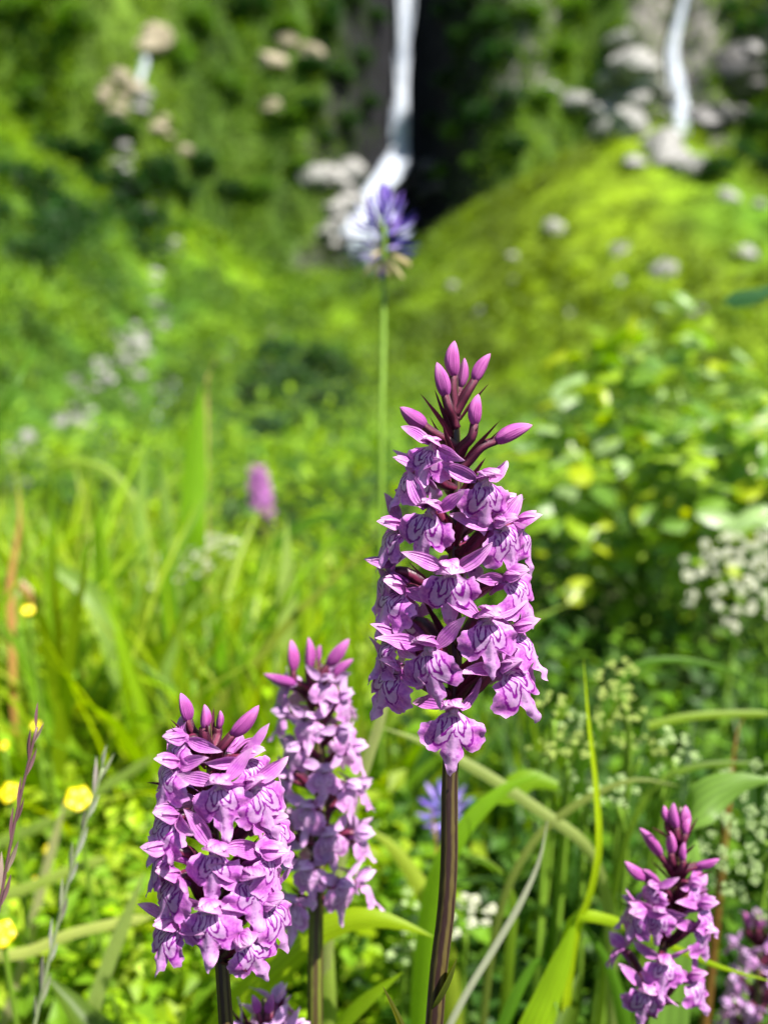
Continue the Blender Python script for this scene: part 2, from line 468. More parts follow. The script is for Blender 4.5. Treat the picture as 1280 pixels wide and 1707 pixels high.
def height(x, y):
    x = np.asarray(x, float); y = np.asarray(y, float)
    z = np.interp(y, BY, BZ)
    far = sm(y, 3, 12)
    # grassy spur right of the waterfall
    r = np.sqrt(((x - 11.5) / 1.0) ** 2 * .9 + ((y - 47) / 2.1) ** 2 + 2.)
    z = z + np.maximum(0, 9.6 - .78 * r) * sm(y, 12, 30)
    # left slope
    z = z + .42 * np.maximum(0, -x - 3 - .04 * y) ** 1.12 * sm(y, 8, 26)
    z = z + .22 * np.maximum(0, x - 16) * sm(y, 8, 26)
    # gully of the left stream
    gx = np.interp(y, [8, 14, 22, 34, 46, 54], [-4.6, -5.2, -5.6, -7.5, -11, -14.])
    z = z - .9 * np.exp(-((x - gx) / 1.0) ** 2) * sm(y, 5, 10)
    # cliff
    cl = cliff_line(x)
    t = np.maximum(0, y - cl)
    z = z + np.where(t < 16, t * 2.3, 36.8 + (t - 16) * .6) * (1 - .0 * x) - 1.2 * np.exp(-((y - cl) / 3) ** 2) * np.exp(-((x - 2) / 3.) ** 2)
    z = z + far * (.55 * w1(x, y) + .28 * w2(x, y)) + .9 * sm(t, 0, 6) * w2(x * 1.3, y * .7) + .006 * w3(x * 6, y * 6) * (1 - far)
    return z
def ground(x, y): return float(height(x, y))
def hit(px, py, d0=1.0, d1=140.):
    """first terrain point along a pixel's ray"""
    d = np.exp(np.linspace(math.log(d0), math.log(d1), 1600))
    xc = (px - 640) / FPX * d; yc = (853.5 - py) / FPX * d
    y = d * CP + yc * SP; z = CAM.z + yc * CP - d * SP
    k = np.argmax(z < height(xc, y))
    return Vector((xc[k], y[k], float(height(xc[k], y[k]))))

angs = np.concatenate([np.arange(-180, -50, 4), np.arange(-50, -31, .8), np.arange(-31, 31, .3), np.arange(31, 50, .8), np.arange(50, 180, 4)])
rads = np.concatenate([[0.02], np.exp(np.linspace(math.log(.1), math.log(20), 60)), np.linspace(20.5, 80, 150), np.exp(np.linspace(math.log(83), math.log(400), 16))])
AA, RR = np.meshgrid(np.radians(angs), rads)
TX, TY = (np.sin(AA) * RR).ravel(), (np.cos(AA) * RR).ravel()
TZ = height(TX, TY)

def veg_colour(x, y, r=None):
    """what grows where: colour of the plants on the far slopes"""
    n = len(x)
    patch = w1(x * 2.2 + 5, y * 1.1); p2 = w2(x * 1.7, y * 1.1 + 4)
    dk = np.array([.022, .060, .012]); md = np.array([.085, .185, .010]); br = np.array([.20, .33, .010]); ye = np.array([.135, .195, .005])
    t = np.clip(.5 + .55 * patch + .45 * p2 + (0 if r is None else r.normal(0, .34, n)), 0, 1)[:, None]
    c = np.where(t < .5, dk + (md - dk) * t * 2, md + (br - md) * (t - .5) * 2)
    hill = np.exp(-(((x - 11) / 9.) ** 2 + ((y - 38) / 15.) ** 2) * .8) * (y < cliff_line(x) - 1)
    hill = np.clip(hill * 1.5, 0, 1)[:, None]
    hc = ye * (1 + .35 * p2[:, None]) + np.array([-.05, -.0, .004]) * np.clip(patch, 0, 1)[:, None]
    c = c * (1 - .85 * hill) + hc * .85 * hill
    # dark scrub on the left slope
    sc = np.exp(-(((x + 10.5) / 4.2) ** 2 + ((y - 33) / 7.) ** 2))[:, None]
    c = c * (1 - .65 * sc) + np.array([.035, .095, .022]) * .65 * sc
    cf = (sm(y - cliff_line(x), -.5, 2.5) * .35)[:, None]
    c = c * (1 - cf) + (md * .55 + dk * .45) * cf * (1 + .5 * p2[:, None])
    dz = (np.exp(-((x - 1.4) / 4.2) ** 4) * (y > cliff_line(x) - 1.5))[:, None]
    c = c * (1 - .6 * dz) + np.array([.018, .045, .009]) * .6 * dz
    return np.clip(c, .004, 1)
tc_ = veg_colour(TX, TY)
cl = cliff_line(TX); t = TY - cl
rock = sm(t, -1.5, .6) * sm(w2(TX * 1.1, TZ * .9) + .25 + 2.2 * np.exp(-((TX - 1.6) / 4.2) ** 2) + 1.6 * np.exp(-((TX - 16.5) / 3.2) ** 2) - .75 * sm(-TX, 3, 6), .25, .75)
wet = np.exp(-((TX - 1.2) / 7.) ** 4)[:, None]
rc = (np.array([.20, .185, .17]) * (1 - .25 * sm(TX, 9, 14))[:, None]) * (1 - wet) + np.array([.011, .011, .013]) * wet
tc_ = tc_ * (1 - rock[:, None]) + rc * rock[:, None]
bare = (sm(t, -2., 1.) * (1 - rock) * .65)[:, None]
tc_ = tc_ * (1 - bare) + np.array([.035, .055, .014]) * bare
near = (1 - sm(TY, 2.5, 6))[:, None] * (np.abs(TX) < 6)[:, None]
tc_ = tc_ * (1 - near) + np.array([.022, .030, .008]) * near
nc = len(angs)
F = []
ii = np.arange(len(rads) - 1)[:, None] * nc + np.arange(nc)[None, :]
jj = np.arange(len(rads) - 1)[:, None] * nc + ((np.arange(nc) + 1) % nc)[None, :]
F = np.stack([ii, ii + nc, jj + nc, jj], -1).reshape(-1, 4)
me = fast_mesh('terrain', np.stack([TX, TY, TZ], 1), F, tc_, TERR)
tag(link('terrain', me), 'grassy valley floor and slopes rising to a wet cliff', 'terrain', kind='structure')

# ------------------------------------------------------------------ leaf quads scattered as stuff
def leaf_quads(P, size, tilt, seed, aspect=.55):
    """P (n,3) points, size (n,), -> V, F : one folded diamond (two quads) per point"""
    r = np.random.default_rng(seed); n = len(P)
    yaw = r.uniform(0, 6.283, n); el = r.normal(.35, tilt, n)
    d = np.stack([np.cos(yaw) * np.cos(el), np.sin(yaw) * np.cos(el), np.sin(el)], 1)
    sd = np.stack([-np.sin(yaw), np.cos(yaw), r.normal(0, .4, n)], 1); sd /= np.linalg.norm(sd, axis=1)[:, None]
    up = np.cross(d, sd); up *= np.sign(up[:, 2:3] + 1e-9)
    s = size[:, None]; w = s * aspect / 2
    a = P; b = P + d * s * .5 - up * s * .05; c = P + d * s - up * s * .2
    l = P + d * s * .45 + sd * w + up * s * .07; q = P + d * s * .45 - sd * w + up * s * .07
    V = np.stack([a, l, c, q, b], 1).reshape(-1, 3)
    o = np.arange(n)[:, None] * 5
    F = np.concatenate([o + np.array([[0, 4, 2, 1]]), o + np.array([[0, 3, 2, 4]])])
    return V, F

def clump_cloud(n_cl, per, xr, yr, seed, spread, hmax, keep=None, var=.16):
    r = np.random.default_rng(seed)
    x = r.uniform(*xr, n_cl); y = r.uniform(*yr, n_cl)
    if keep is not None:
        k = keep(x, y, r); x, y = x[k], y[k]
    m = len(x); sc = np.exp(r.normal(0, .35, m))
    X = np.repeat(x, per); Y = np.repeat(y, per); SC = np.repeat(sc, per)
    g = r.normal(size=(len(X), 3)); g /= np.linalg.norm(g, axis=1)[:, None]; g *= r.uniform(.3, 1, len(X))[:, None] ** .5
    px = X + g[:, 0] * spread * SC; py = Y + g[:, 1] * spread * SC
    pz = height(px, py) + (g[:, 2] * .5 + .45) * hmax * SC
    cc = np.repeat(r.normal(0, var, m), per)
    return np.stack([px, py, pz], 1), cc, r

def stuff(name, V, F, C, mat, label, cat):
    o = link(name, fast_mesh(name, V, F, C, mat, smooth=False))
    return tag(o, label, cat, kind='stuff')

# low growth on the far slopes
def keep_slopes(x, y, r):
    d = np.hypot(x, y); ok = (np.abs(np.arctan2(x, y)) < R(34)) & (y < cliff_line(x) + 11)
    dark = np.exp(-((x - 1.6) / 4.) ** 4) * (y > cliff_line(x) - 2.5)
    wf2 = np.exp(-((x - 16.8) / 3.2) ** 2) * (y > cliff_line(x) - 3)
    hill = np.exp(-(((x - 11) / 8.) ** 2 + ((y - 38) / 13.) ** 2))
    gx = np.interp(y, [8, 14, 22, 34, 46, 54], [-4.6, -5.2, -5.6, -7.5, -11, -14.])
    gul = np.exp(-((x - gx) / .7) ** 2)
    return ok & (r.uniform(size=len(x)) > dark * .35) & ((np.abs(x - 1.6) > 2.4) | (y < cliff_line(x) - 2.5)) & (r.uniform(size=len(x)) > wf2 * .8) & (r.uniform(size=len(x)) > hill * .93) & (r.uniform(size=len(x)) > gul * .9)
P, cc, r_ = clump_cloud(9500, 20, (-42, 42), (14, 74), 11, .5, .6, keep_slopes, .3)
P2, cc2, r2_ = clump_cloud(9000, 12, (-30, 34), (48, 72), 13, .45, .55, lambda x, y, r: keep_slopes(x, y, r) & (y > cliff_line(x) - 2), .35)
P = np.concatenate([P, P2]); cc = np.concatenate([cc, cc2])
dist = np.hypot(P[:, 0], P[:, 1])
V, F = leaf_quads(P, r_.uniform(.16, .32, len(P)) * (.55 + dist / 90), .5, 12, .6)
C = veg_colour(P[:, 0], P[:, 1], r_) * (1 + cc[:, None])
stuff('slope_scrub', V, F, np.repeat(np.clip(C, .004, 1), 5, 0), FARLEAF, 'low green scrub covering the valley slopes and cliff ledges', 'scrub')
P, cc, r_ = clump_cloud(6000, 14, (-20, 22), (5, 34), 15, .28, .34, keep_slopes)
V, F = leaf_quads(P, r_.uniform(.08, .2, len(P)) * (.6 + P[:, 1] / 30), .5, 16, .6)
C = veg_colour(P[:, 0] * 1.6, P[:, 1] * 1.3, r_) * (1 + 1.6 * cc[:, None])
stuff('bank_scrub', V, F, np.repeat(np.clip(C, .004, 1), 5, 0), FARLEAF, 'low leafy growth on the nearer valley banks', 'scrub')
# short turf on the spur and the valley floor
r_ = np.random.default_rng(21)
n = 42000
x = r_.uniform(-24, 30, n); y = 9 + 46 * r_.uniform(size=n) ** .8
k = (np.abs(np.arctan2(x, y)) < R(32)) & (y < cliff_line(x) - 1); x, y = x[k], y[k]
P = np.stack([x, y, height(x, y)], 1)
V, F = leaf_quads(P, r_.uniform(.10, .26, len(P)) * (.5 + y / 60), .35, 22, .3)
stuff('slope_turf', V, F, np.repeat(veg_colour(x, y, r_), 5, 0), FARLEAF, 'short yellow green turf on the far spur and valley floor', 'turf')

# ------------------------------------------------------------------ shrubs on the far slopes
def shrub_mesh(name, seed, col, n=520):
    r = np.random.default_rng(seed)
    lob = r.normal(size=(11, 3)); lob /= np.linalg.norm(lob, axis=1)[:, None]; lob *= .52; lob[:, 2] = np.abs(lob[:, 2]) * .9 + .25
    k = r.integers(0, 11, n); g = r.normal(size=(n, 3)); g /= np.linalg.norm(g, axis=1)[:, None]
    P = lob[k] + g * (r.uniform(.2, 1, n)[:, None] ** .5) * r.uniform(.3, .48, 11)[k][:, None]
    P[:, 2] = np.maximum(P[:, 2], .03)
    V, F = leaf_quads(P, r.uniform(.14, .26, n), .5, seed + 1, .6)
    C = np.array(col)[None] * np.exp(r.normal(0, .3, (n, 1))) * (1 + r.normal(0, .1, (11, 1))[k])
    return fast_mesh(name, V, F, np.repeat(C, 5, 0), FARLEAF, smooth=False)
def shrub_trunk(seed):
    mb = MB(); r = np.random.default_rng(seed)
    for i in range(4):
        a = r.uniform(0, 6.28); P = np.array([[0, 0, -.25], [.1 * math.cos(a), .1 * math.sin(a), .3], [.4 * math.cos(a), .4 * math.sin(a), .8]])
        mb.add(*tube(P, [.05, .035, .012], 5), (.05, .035, .02))
    return mb.mesh('trunk', DRY)
SH_D = [shrub_mesh('crown', 100 + i, (.020, .062, .014)) for i in range(3)]
SH_M = [shrub_mesh('crown', 110 + i, (.075, .17, .014)) for i in range(3)]
SH_K = [shrub_mesh('crown', 120 + i, (.022, .060, .012)) for i in range(3)]
TRK = shrub_trunk(9)
def shrub(p, size, meshes, label, group):
    t = thing('shrub', p, label, 'shrub', group)
    t.scale = (size, size * random.uniform(.9, 1.1), size * random.uniform(.75, 1.05)); t.rotation_euler.z = random.uniform(0, 6.28)
    link('crown', random.choice(meshes), t); link('trunk', TRK, t)
for i in range(34):
    a, b = random.gauss(0, 1), random.gauss(0, 1)
    shrub(hit(120 + a * 105, 345 + b * 62), random.uniform(.9, 1.7), SH_D, 'dark green shrub in the thicket on the slope beside the rocky gully', 'dark shrubs of the thicket beside the gully')
for px, py, s in [(330, 60, 1.5), (420, 40, 1.6), (380, 170, 1.5), (480, 60, 1.2), (340, 300, 1.3), (300, 400, 1.2), (480, 210, 1.3), (520, 130, 1.4), (300, 120, 1.3),
                  (130, 60, 1.5), (40, 40, 1.6), (60, 180, 1.3), (430, 330, 1.1), (540, 30, 1.3), (500, 300, 1.0)]:
    shrub(hit(px, py), s, SH_M if random.random() < .7 else SH_D, 'mid green shrub on the steep bank between the gully and the tall waterfall', 'shrubs between the gully and the tall waterfall')
for px, py, s in [(760, 250, 1.3), (800, 220, 1.4), (850, 190, 1.4), (830, 110, 1.5), (880, 40, 1.5), (930, 100, 1.3), (740, 300, 1.1), (860, 260, 1.2), (960, 30, 1.4), (900, 180, 1.2), (790, 290, 1.0)]:
    shrub(hit(px, py), s, SH_M if random.random() < .6 else SH_D, 'green shrub on the cliff foot between the two waterfalls', 'shrubs between the two waterfalls')
for px, py, s in [(545, 60, 1.5), (585, 20, 1.5), (600, 110, 1.2), (560, 150, 1.4), (610, 190, 1.1), (575, 220, 1.2), (520, 190, 1.4), (625, 40, 1.1), (540, 245, 1.0), (735, 40, 1.2), (770, 90, 1.4), (790, 20, 1.5), (745, 150, 1.2), (775, 190, 1.2), (725, 220, 1.0), (820, 60, 1.5)]:
    shrub(hit(px, py), s, SH_K, 'dark shrub clinging to the wet cliff beside the tall waterfall', 'dark shrubs beside the tall waterfall')
for px, py, s in [(1220, 270, 1.5), (1260, 230, 1.4), (1190, 300, 1.2), (1250, 60, 1.4), (1210, 40, 1.2), (1270, 300, 1.3)]:
    shrub(hit(px, py), s, SH_D, 'dark shrub beyond the narrow cascade', 'dark shrubs beyond the narrow cascade')
for px, py, s in [(470, 610, 1.5), (530, 650, 1.5), (490, 680, 1.4), (560, 610, 1.1), (440, 700, 1.2), (540, 710, 1.2), (590, 660, .9), (500, 740, 1.0), (460, 650, 1.4), (560, 750, .8), (430, 760, .8)]:
    shrub(hit(px, py), s * .8, random.choice([SH_D, SH_M, SH_K]), 'green shrub on the low bank below the waterfall', 'shrubs on the low bank below the waterfall')

# ------------------------------------------------------------------ boulders
def rock_mesh(name, seed, mat):
    import bmesh
    r = np.random.default_rng(seed)
    bm = bmesh.new(); bmesh.ops.create_icosphere(bm, subdivisions=2, radius=1)
    cuts = r.normal(size=(9, 3)); cuts /= np.linalg.norm(cuts, axis=1)[:, None]; dd = r.uniform(.55, .9, 9)
    for v in bm.verts:
        p = np.array(v.co)
        for c, d in zip(cuts, dd):
            e = p @ c - d
            if e > 0: p = p - c * e * .85
        p = p * (1 + r.normal(0, .03)); v.co = p * np.array([1, .85, .7])
    me = bpy.data.meshes.new(name); bm.to_mesh(me); bm.free(); me.materials.append(mat); return me
RKS = [rock_mesh('boulder', 40 + i, ROCKM) for i in range(5)]
TRK_ = [rock_mesh('boulder', 50 + i, TANROCK) for i in range(3)]
WRK = [rock_mesh('boulder', 60 + i, WETROCK) for i in range(3)]
def boulder(px, py, s, label, group=None, meshes=RKS, sc=(1, 1, 1)):
    p = hit(px, py); s *= min(1., p.y / 26)
    o = link('boulder', random.choice(meshes))
    o.location = p + Vector((0, 0, -.05 * s)); o.scale = (s * random.uniform(.9, 1.35), s * random.uniform(.8, 1.2), s * random.uniform(.7, 1.05)); o.rotation_euler = (random.uniform(-.3, .3), random.uniform(-.3, .3), random.uniform(0, 6.28))
    return tag(o, label, 'boulder', group)
for px, py, s in [(498, 530, .36), (450, 556, .3), (925, 382, .62), (858, 430, .36), (1037, 475, .36), (755, 478, .3), (1030, 420, .4), (1103, 452, .62), (1213, 330, .55), (950, 520, .3), (860, 470, .32), (800, 520, .25), (1245, 425, .7), (1160, 520, .35), (1260, 345, .35)]:
    boulder(px, py, s, 'pale boulder lying in the yellow green turf of the far slope', 'pale boulders scattered on the far turf')
def cluster(px, py, sx, sy, n, s, label, group, meshes=RKS):
    for i in range(n):
        boulder(px + random.gauss(0, sx), py + random.gauss(0, sy), s * random.uniform(.6, 1.3), label, group, meshes)
cluster(195, 150, 16, 26, 7, .6, 'tan rock in the bare scar at the top of the gully', 'tan rocks of the bare scar', TRK_)
cluster(255, 75, 8, 18, 5, .8, 'tan rock in the bare scar at the top of the gully', 'tan rocks of the bare scar', TRK_)
for px, py, a, b, n, s in [(235, 170, 4, 18, 5, .55), (205, 260, 6, 22, 6, .5), (265, 505, 12, 22, 9, .34), (235, 560, 14, 18, 7, .3), (160, 625, 22, 22, 11, .32), (285, 665, 14, 18, 10, .34), (200, 745, 20, 14, 9, .34), (70, 790, 30, 20, 11, .36), (110, 690, 24, 24, 9, .3), (380, 595, 20, 10, 4, .35), (212, 320, 6, 16, 6, .4), (290, 405, 8, 20, 8, .42), (200, 592, 20, 16, 8, .32), (30, 775, 16, 18, 8, .36), (245, 350, 20, 14, 5, .36)]:
    cluster(px, py, a, b, n, s, 'grey boulder in the rocky bed of the gully stream', 'boulders in the gully stream bed')
cluster(565, 300, 24, 16, 9, .9, 'grey rock beside the pool of the tall waterfall', 'rocks beside the tall waterfall')
cluster(560, 375, 18, 26, 10, .8, 'grey rock beside the pool of the tall waterfall', 'rocks beside the tall waterfall')
cluster(700, 300, 16, 14, 7, .8, 'black wet rock at the foot of the tall waterfall', 'wet rocks at the waterfall foot', WRK)
cluster(590, 470, 22, 8, 6, .45, 'grey rock beside the pool of the tall waterfall', 'rocks beside the tall waterfall')
cluster(1070, 150, 32, 36, 16, 1.3, 'pale grey rock beside the narrow cascade', 'rocks beside the narrow cascade')
cluster(1215, 140, 28, 34, 10, 1.5, 'dark wet rock in the cliff beyond the narrow cascade', 'dark rocks beyond the narrow cascade', WRK)
cluster(1125, 265, 24, 14, 8, .8, 'pale grey rock beside the narrow cascade', 'rocks beside the narrow cascade')
cluster(480, 90, 22, 22, 4, .8, 'grey outcrop rock on the steep bank above the gully', 'outcrop rocks above the gully', TRK_)
cluster(450, 180, 12, 22, 3, .7, 'grey outcrop rock on the steep bank above the gully', 'outcrop rocks above the gully', TRK_)
cluster(960, 160, 30, 12, 5, .8, 'pale grey rock beside the narrow cascade', 'rocks beside the narrow cascade')
cluster(285, 235, 14, 14, 4, .6, 'tan rock in the bare scar at the top of the gully', 'tan rocks of the bare scar', TRK_)

# ------------------------------------------------------------------ waterfalls (a rounded, uneven tube of white water)
def fall(name, pts, label, extra=0.0):
    P, W = [], []
    for px, py, d, w in pts:
        P.append(at(px, py, d)); W.append(w * d / FPX / 2)
    n = 60
    PW = crom([(*p, w) for p, w in zip(P, W)], n); PP, WW = PW[:, :3], PW[:, 3]
    V, f, uv = tube(PP, WW * .66, 20)
    ctr = np.repeat(PP, 20, 0); th = np.tile(np.arange(20) / 20 * 6.283, n); s = np.repeat(np.arange(n), 20)
    V = ctr + (V - ctr) * (1 + .22 * np.sin(th * 5 + s * .15) + .12 * np.sin(th * 9 - s * .5))[:, None]
    mb = MB().add(V, f, uv); rr_ = np.random.default_rng(len(pts) * 7)
    for q in range(34):
        i0 = int(rr_.integers(0, 46)); i1 = min(n, i0 + int(rr_.integers(10, 26))); m = i1 - i0
        sd = rr_.normal(0, .62); wob = np.sin(np.linspace(0, 5, m) + q)
        Q = PP[i0:i1] + np.stack([WW[i0:i1] * (sd + .25 * wob), -WW[i0:i1] * .7, 0 * wob], 1)
        v, f2, u2 = tube(Q, WW[i0:i1] * rr_.uniform(.10, .28) * np.sin(np.linspace(.15, 3., m)), 8); mb.add(v, f2, u2)
    o = link(name, mb.mesh(name, WATER))
    return tag(o, label, 'waterfall', kind='structure')
d0 = 60.
fall('waterfall', [(px, py, project(hit(px, py))[2] - (1.0 if py < 240 else .35), w) for px, py, w in
     [(677, -120, 30), (674, 0, 28), (670, 110, 26), (667, 200, 26), (665, 248, 30), (659, 272, 50), (642, 298, 62), (620, 330, 60), (602, 365, 62), (594, 405, 60), (602, 435, 48), (618, 460, 22)]],
     'tall white waterfall dropping into a pool')
for px, py, sz in [(646, 345, .55), (640, 385, .5), (585, 330, .6), (566, 372, .7), (562, 405, .6), (632, 425, .5), (670, 318, .6), (576, 440, .5)]:
    boulder(px, py, sz * 1.2, 'dark wet rock breaking the white water below the tall waterfall', 'wet rocks in the white water', random.choice([RKS, WRK]))
ph = [hit(1150, -40), hit(1135, 30), hit(1122, 95), hit(1128, 140), hit(1130, 190), hit(1125, 228)]
fall('narrow_cascade', [(*project(p)[:2], project(p)[2] - .8, w) for p, w in zip(ph, (12, 15, 17, 22, 28, 34))], 'narrow white cascade on the grey cliff')

def stream(name, pix, w, label):
    P = [hit(a, b) + Vector((0, -.05, .10 * hit(a, b).y / 30)) for a, b in pix]
    fall(name, [(*project(p), w * FPX / project(p)[2]) for p in P], label)
stream('upper_stream', [(246, 104), (242, 122), (237, 140), (236, 155), (231, 172), (229, 188)], .38, 'white stream running down the bare scar of the gully')
stream('lower_stream', [(300, 652), (290, 664), (276, 686), (262, 705), (225, 730), (205, 742), (188, 752)], .22, 'white stream in the boulders below the gully')
# ------------------------------------------------------------------ orchids
def lip_mesh(seed, mat, wide=1.0, longer=1.0, coarse=False):
    r = np.random.default_rng(seed)
    half = np.array([(0, .5), (.9, .3), (1.7, -.1), (3.1, -.5), (4.6, -1.1), (5.7, -2.2), (6.15, -3.6), (5.9, -5.1), (5.0, -6.4), (3.9, -7.1), (2.9, -6.9), (2.0, -6.1), (1.75, -7.1), (1.45, -8.7), (.95, -10.1), (.42, -11.0), (0, -11.3)])
    j = r.normal(0, .22, half.shape); j[[0, -1], 0] = 0; j[:3] *= .3
    hR = half + j; j2 = r.normal(0, .22, half.shape); j2[:3] *= .3; hL = half + j2; hL[0] = hR[0]; hL[-1] = hR[-1]
    hL = hL * np.array([-1, 1])
    nn = 22 if coarse else 46
    a = crom(hR, nn); b = crom(hL, nn)[::-1]
    o = np.vstack([a, b[1:-1]])
    # crenulated rims of the side lobes
    t = np.linspace(0, 1, len(o)); cren = .16 * np.sin(t * 150 + r.uniform(0, 6)) * sm(np.abs(o[:, 0]), 2.2, 4)
    c0 = np.array([0, -3.4]); dv = o - c0; o = c0 + dv * (1 + cren / np.linalg.norm(dv, axis=1))[:, None]
    o *= np.array([wide, longer])
    nr = 7 if coarse else 13
    m = len(o)
    V, UV = [np.array([[c0[0], c0[1]]])], [np.array([[c0[0], c0[1], 0]])]
    for k in range(1, nr):
        q = (k / (nr - 1)) ** .85
        V.append(c0 + (o - c0) * q); UV.append(np.concatenate([c0 + (o - c0) * q, np.full((m, 1), q)], 1))
    V = np.vstack(V); UV = np.vstack(UV)
    x, z = V[:, 0], V[:, 1]
    ph = r.uniform(0, 6.28, 4); q = UV[:, 2]
    y = -1.6 * sm(-z, -.5, 2.4) + r.uniform(.035, .075) * x ** 2 * np.where(np.abs(x) > 0, 1, 1) - .5 * np.exp(-(x / .9) ** 2) * sm(-z, 0, 3)
    y += q ** 3 * (.45 * np.sin(x * 1.3 + ph[0] + z * .9) + .3 * np.sin(z * 2.1 + ph[1] + x * .4))
    y += -sm(-z, 6.5, 11) * r.uniform(-.8, 1.6) + .12 * np.abs(z + 3)
    V3 = np.stack([x, y, z], 1) * .001
    f = [(0, 1 + i, 1 + (i + 1) % m) for i in range(m)]
    for k in range(nr - 2):
        b0, b1 = 1 + k * m, 1 + (k + 1) * m
        f += [(b0 + i, b1 + i, b1 + (i + 1) % m, b0 + (i + 1) % m) for i in range(m)]
    return MB().add(V3, f, UV).mesh('lip', mat)

def hood_mesh(seed, mat):
    r = np.random.default_rng(seed); mb = MB()
    v, f, u = petal(7.6, 5.6, 9, 12, .5, .7, .5, cup=.7, bend=R(r.uniform(65, 95)), bend0=R(0), wav=.02, seed=seed)
    v = tf(v, Matrix.Translation((0, 1.8, 1.2)) @ Matrix.Rotation(R(r.uniform(30, 46)), 4, 'X').to_4x4()); mb.add(v * .001, f, u)
    for s in (-1, 1):
        v, f, u = petal(6.8, 4.2, 7, 10, .5, .75, .4, cup=.45, bend=R(r.uniform(70, 110)), bend0=R(5), wav=.03, seed=seed + 3)
        M = Matrix.Translation((s * 1.1, 1.5, .7)) @ Matrix.Rotation(s * R(r.uniform(12, 26)), 4, 'Y') @ Matrix.Rotation(s * R(-34), 4, 'Z') @ Matrix.Rotation(R(30), 4, 'X')
        mb.add(tf(v, M) * .001, f, u)
    return mb.mesh('hood', mat)
def sepal_mesh(seed, mat):
    r = np.random.default_rng(seed)
    v, f, u = petal(r.uniform(8.2, 9.8), r.uniform(2.9, 3.7), 8, 13, .38, .85, .4, cup=r.uniform(.15, .6), bend=R(r.uniform(-45, 60)), twist=R(r.uniform(-55, 55)), wav=.07, seed=seed)
    return MB().add(v * .001, f, u).mesh('lateral_sepal', mat)
def column_mesh():
    mb = MB()
    v, f, u = tube([(0, 1.2, .2), (0, -.1, .9), (0, -.9, 1.5)], [1.0, .9, .4], 8); mb.add(v * .001, f, u)
    v, f, u = petal(2.6, 2.6, 5, 5, .5, .6, .8, cup=.3); mb.add(tf(v, Matrix.Translation((0, .3, -1.2)) @ Matrix.Rotation(R(35), 4, 'X')) * .001, f, u)
    return mb.mesh('column', COLUMN)
def spur_mesh():
    v, f, u = tube([(0, .6, -.3), (0, 2.2, -1.2), (0, 4.2, -2.6), (0, 5.6, -4.6)], [1.3, 1.25, .95, .4], 8)
    return MB().add(v * .001, f, u).mesh('spur', HOOD)
LIPS = [lip_mesh(200 + i, LIP, 1 + .05 * (i % 3 - 1), 1 + .06 * ((i * 7) % 3 - 1)) for i in range(9)]
LIPS_P = [lip_mesh(220 + i, LIP_PALE, .92, 1.05, True) for i in range(5)]
HOODS = [hood_mesh(240 + i, HOOD) for i in range(6)]
HOODS_P = [hood_mesh(250 + i, SEP_PALE) for i in range(4)]
SEPS = [sepal_mesh(260 + i, SEP) for i in range(7)]
SEPS_P = [sepal_mesh(270 + i, SEP_PALE) for i in range(5)]
COLM, SPUR = column_mesh(), spur_mesh()
def bud_mesh(seed, open_=False):
    r = np.random.default_rng(seed); n, sg = 14, 18
    v = np.linspace(0, 1, n); rad = np.sin(math.pi * np.clip(v, .001, .999) ** r.uniform(.72, .9)) ** .65 * (1 - .15 * v)
    th = np.arange(sg) / sg * 6.283; V, UV = [], []
    for k in range(n):
        g = 1 - .2 * np.abs(np.cos(1.5 * th + .5 * v[k])) ** 8 + r.normal(0, .008, sg)
        rr = rad[k] * .5 * g
        x = np.cos(th) * rr; y = np.sin(th) * rr * .85 - .16 * math.sin(v[k] * 2.6)
        V.append(np.stack([x, y, np.full(sg, v[k])], 1)); UV.append(np.stack([np.sin(th * 1.5), np.full(sg, v[k]), 0 * th], 1))
    mb = MB().add(np.concatenate(V), gridfaces(n, sg, True), np.concatenate(UV))
    return mb.mesh('bud', BUD)
BUDS = [bud_mesh(280 + i) for i in range(3)]
def bract_mesh(seed):
    r = np.random.default_rng(seed)
    v, f, u = petal(1., .15, 5, 9, .3, 1., .8, cup=.9, bend=R(r.uniform(-20, 25)), seed=seed)
    return MB().add(v, f, u).mesh('bract', BRACT)
BRACTS = [bract_mesh(290 + i) for i in range(3)]

def mm(p): return Matrix.Translation(p)
def plant_base(p):
    return Vector((p.x, p.y, ground(p.x, p.y) - .004))

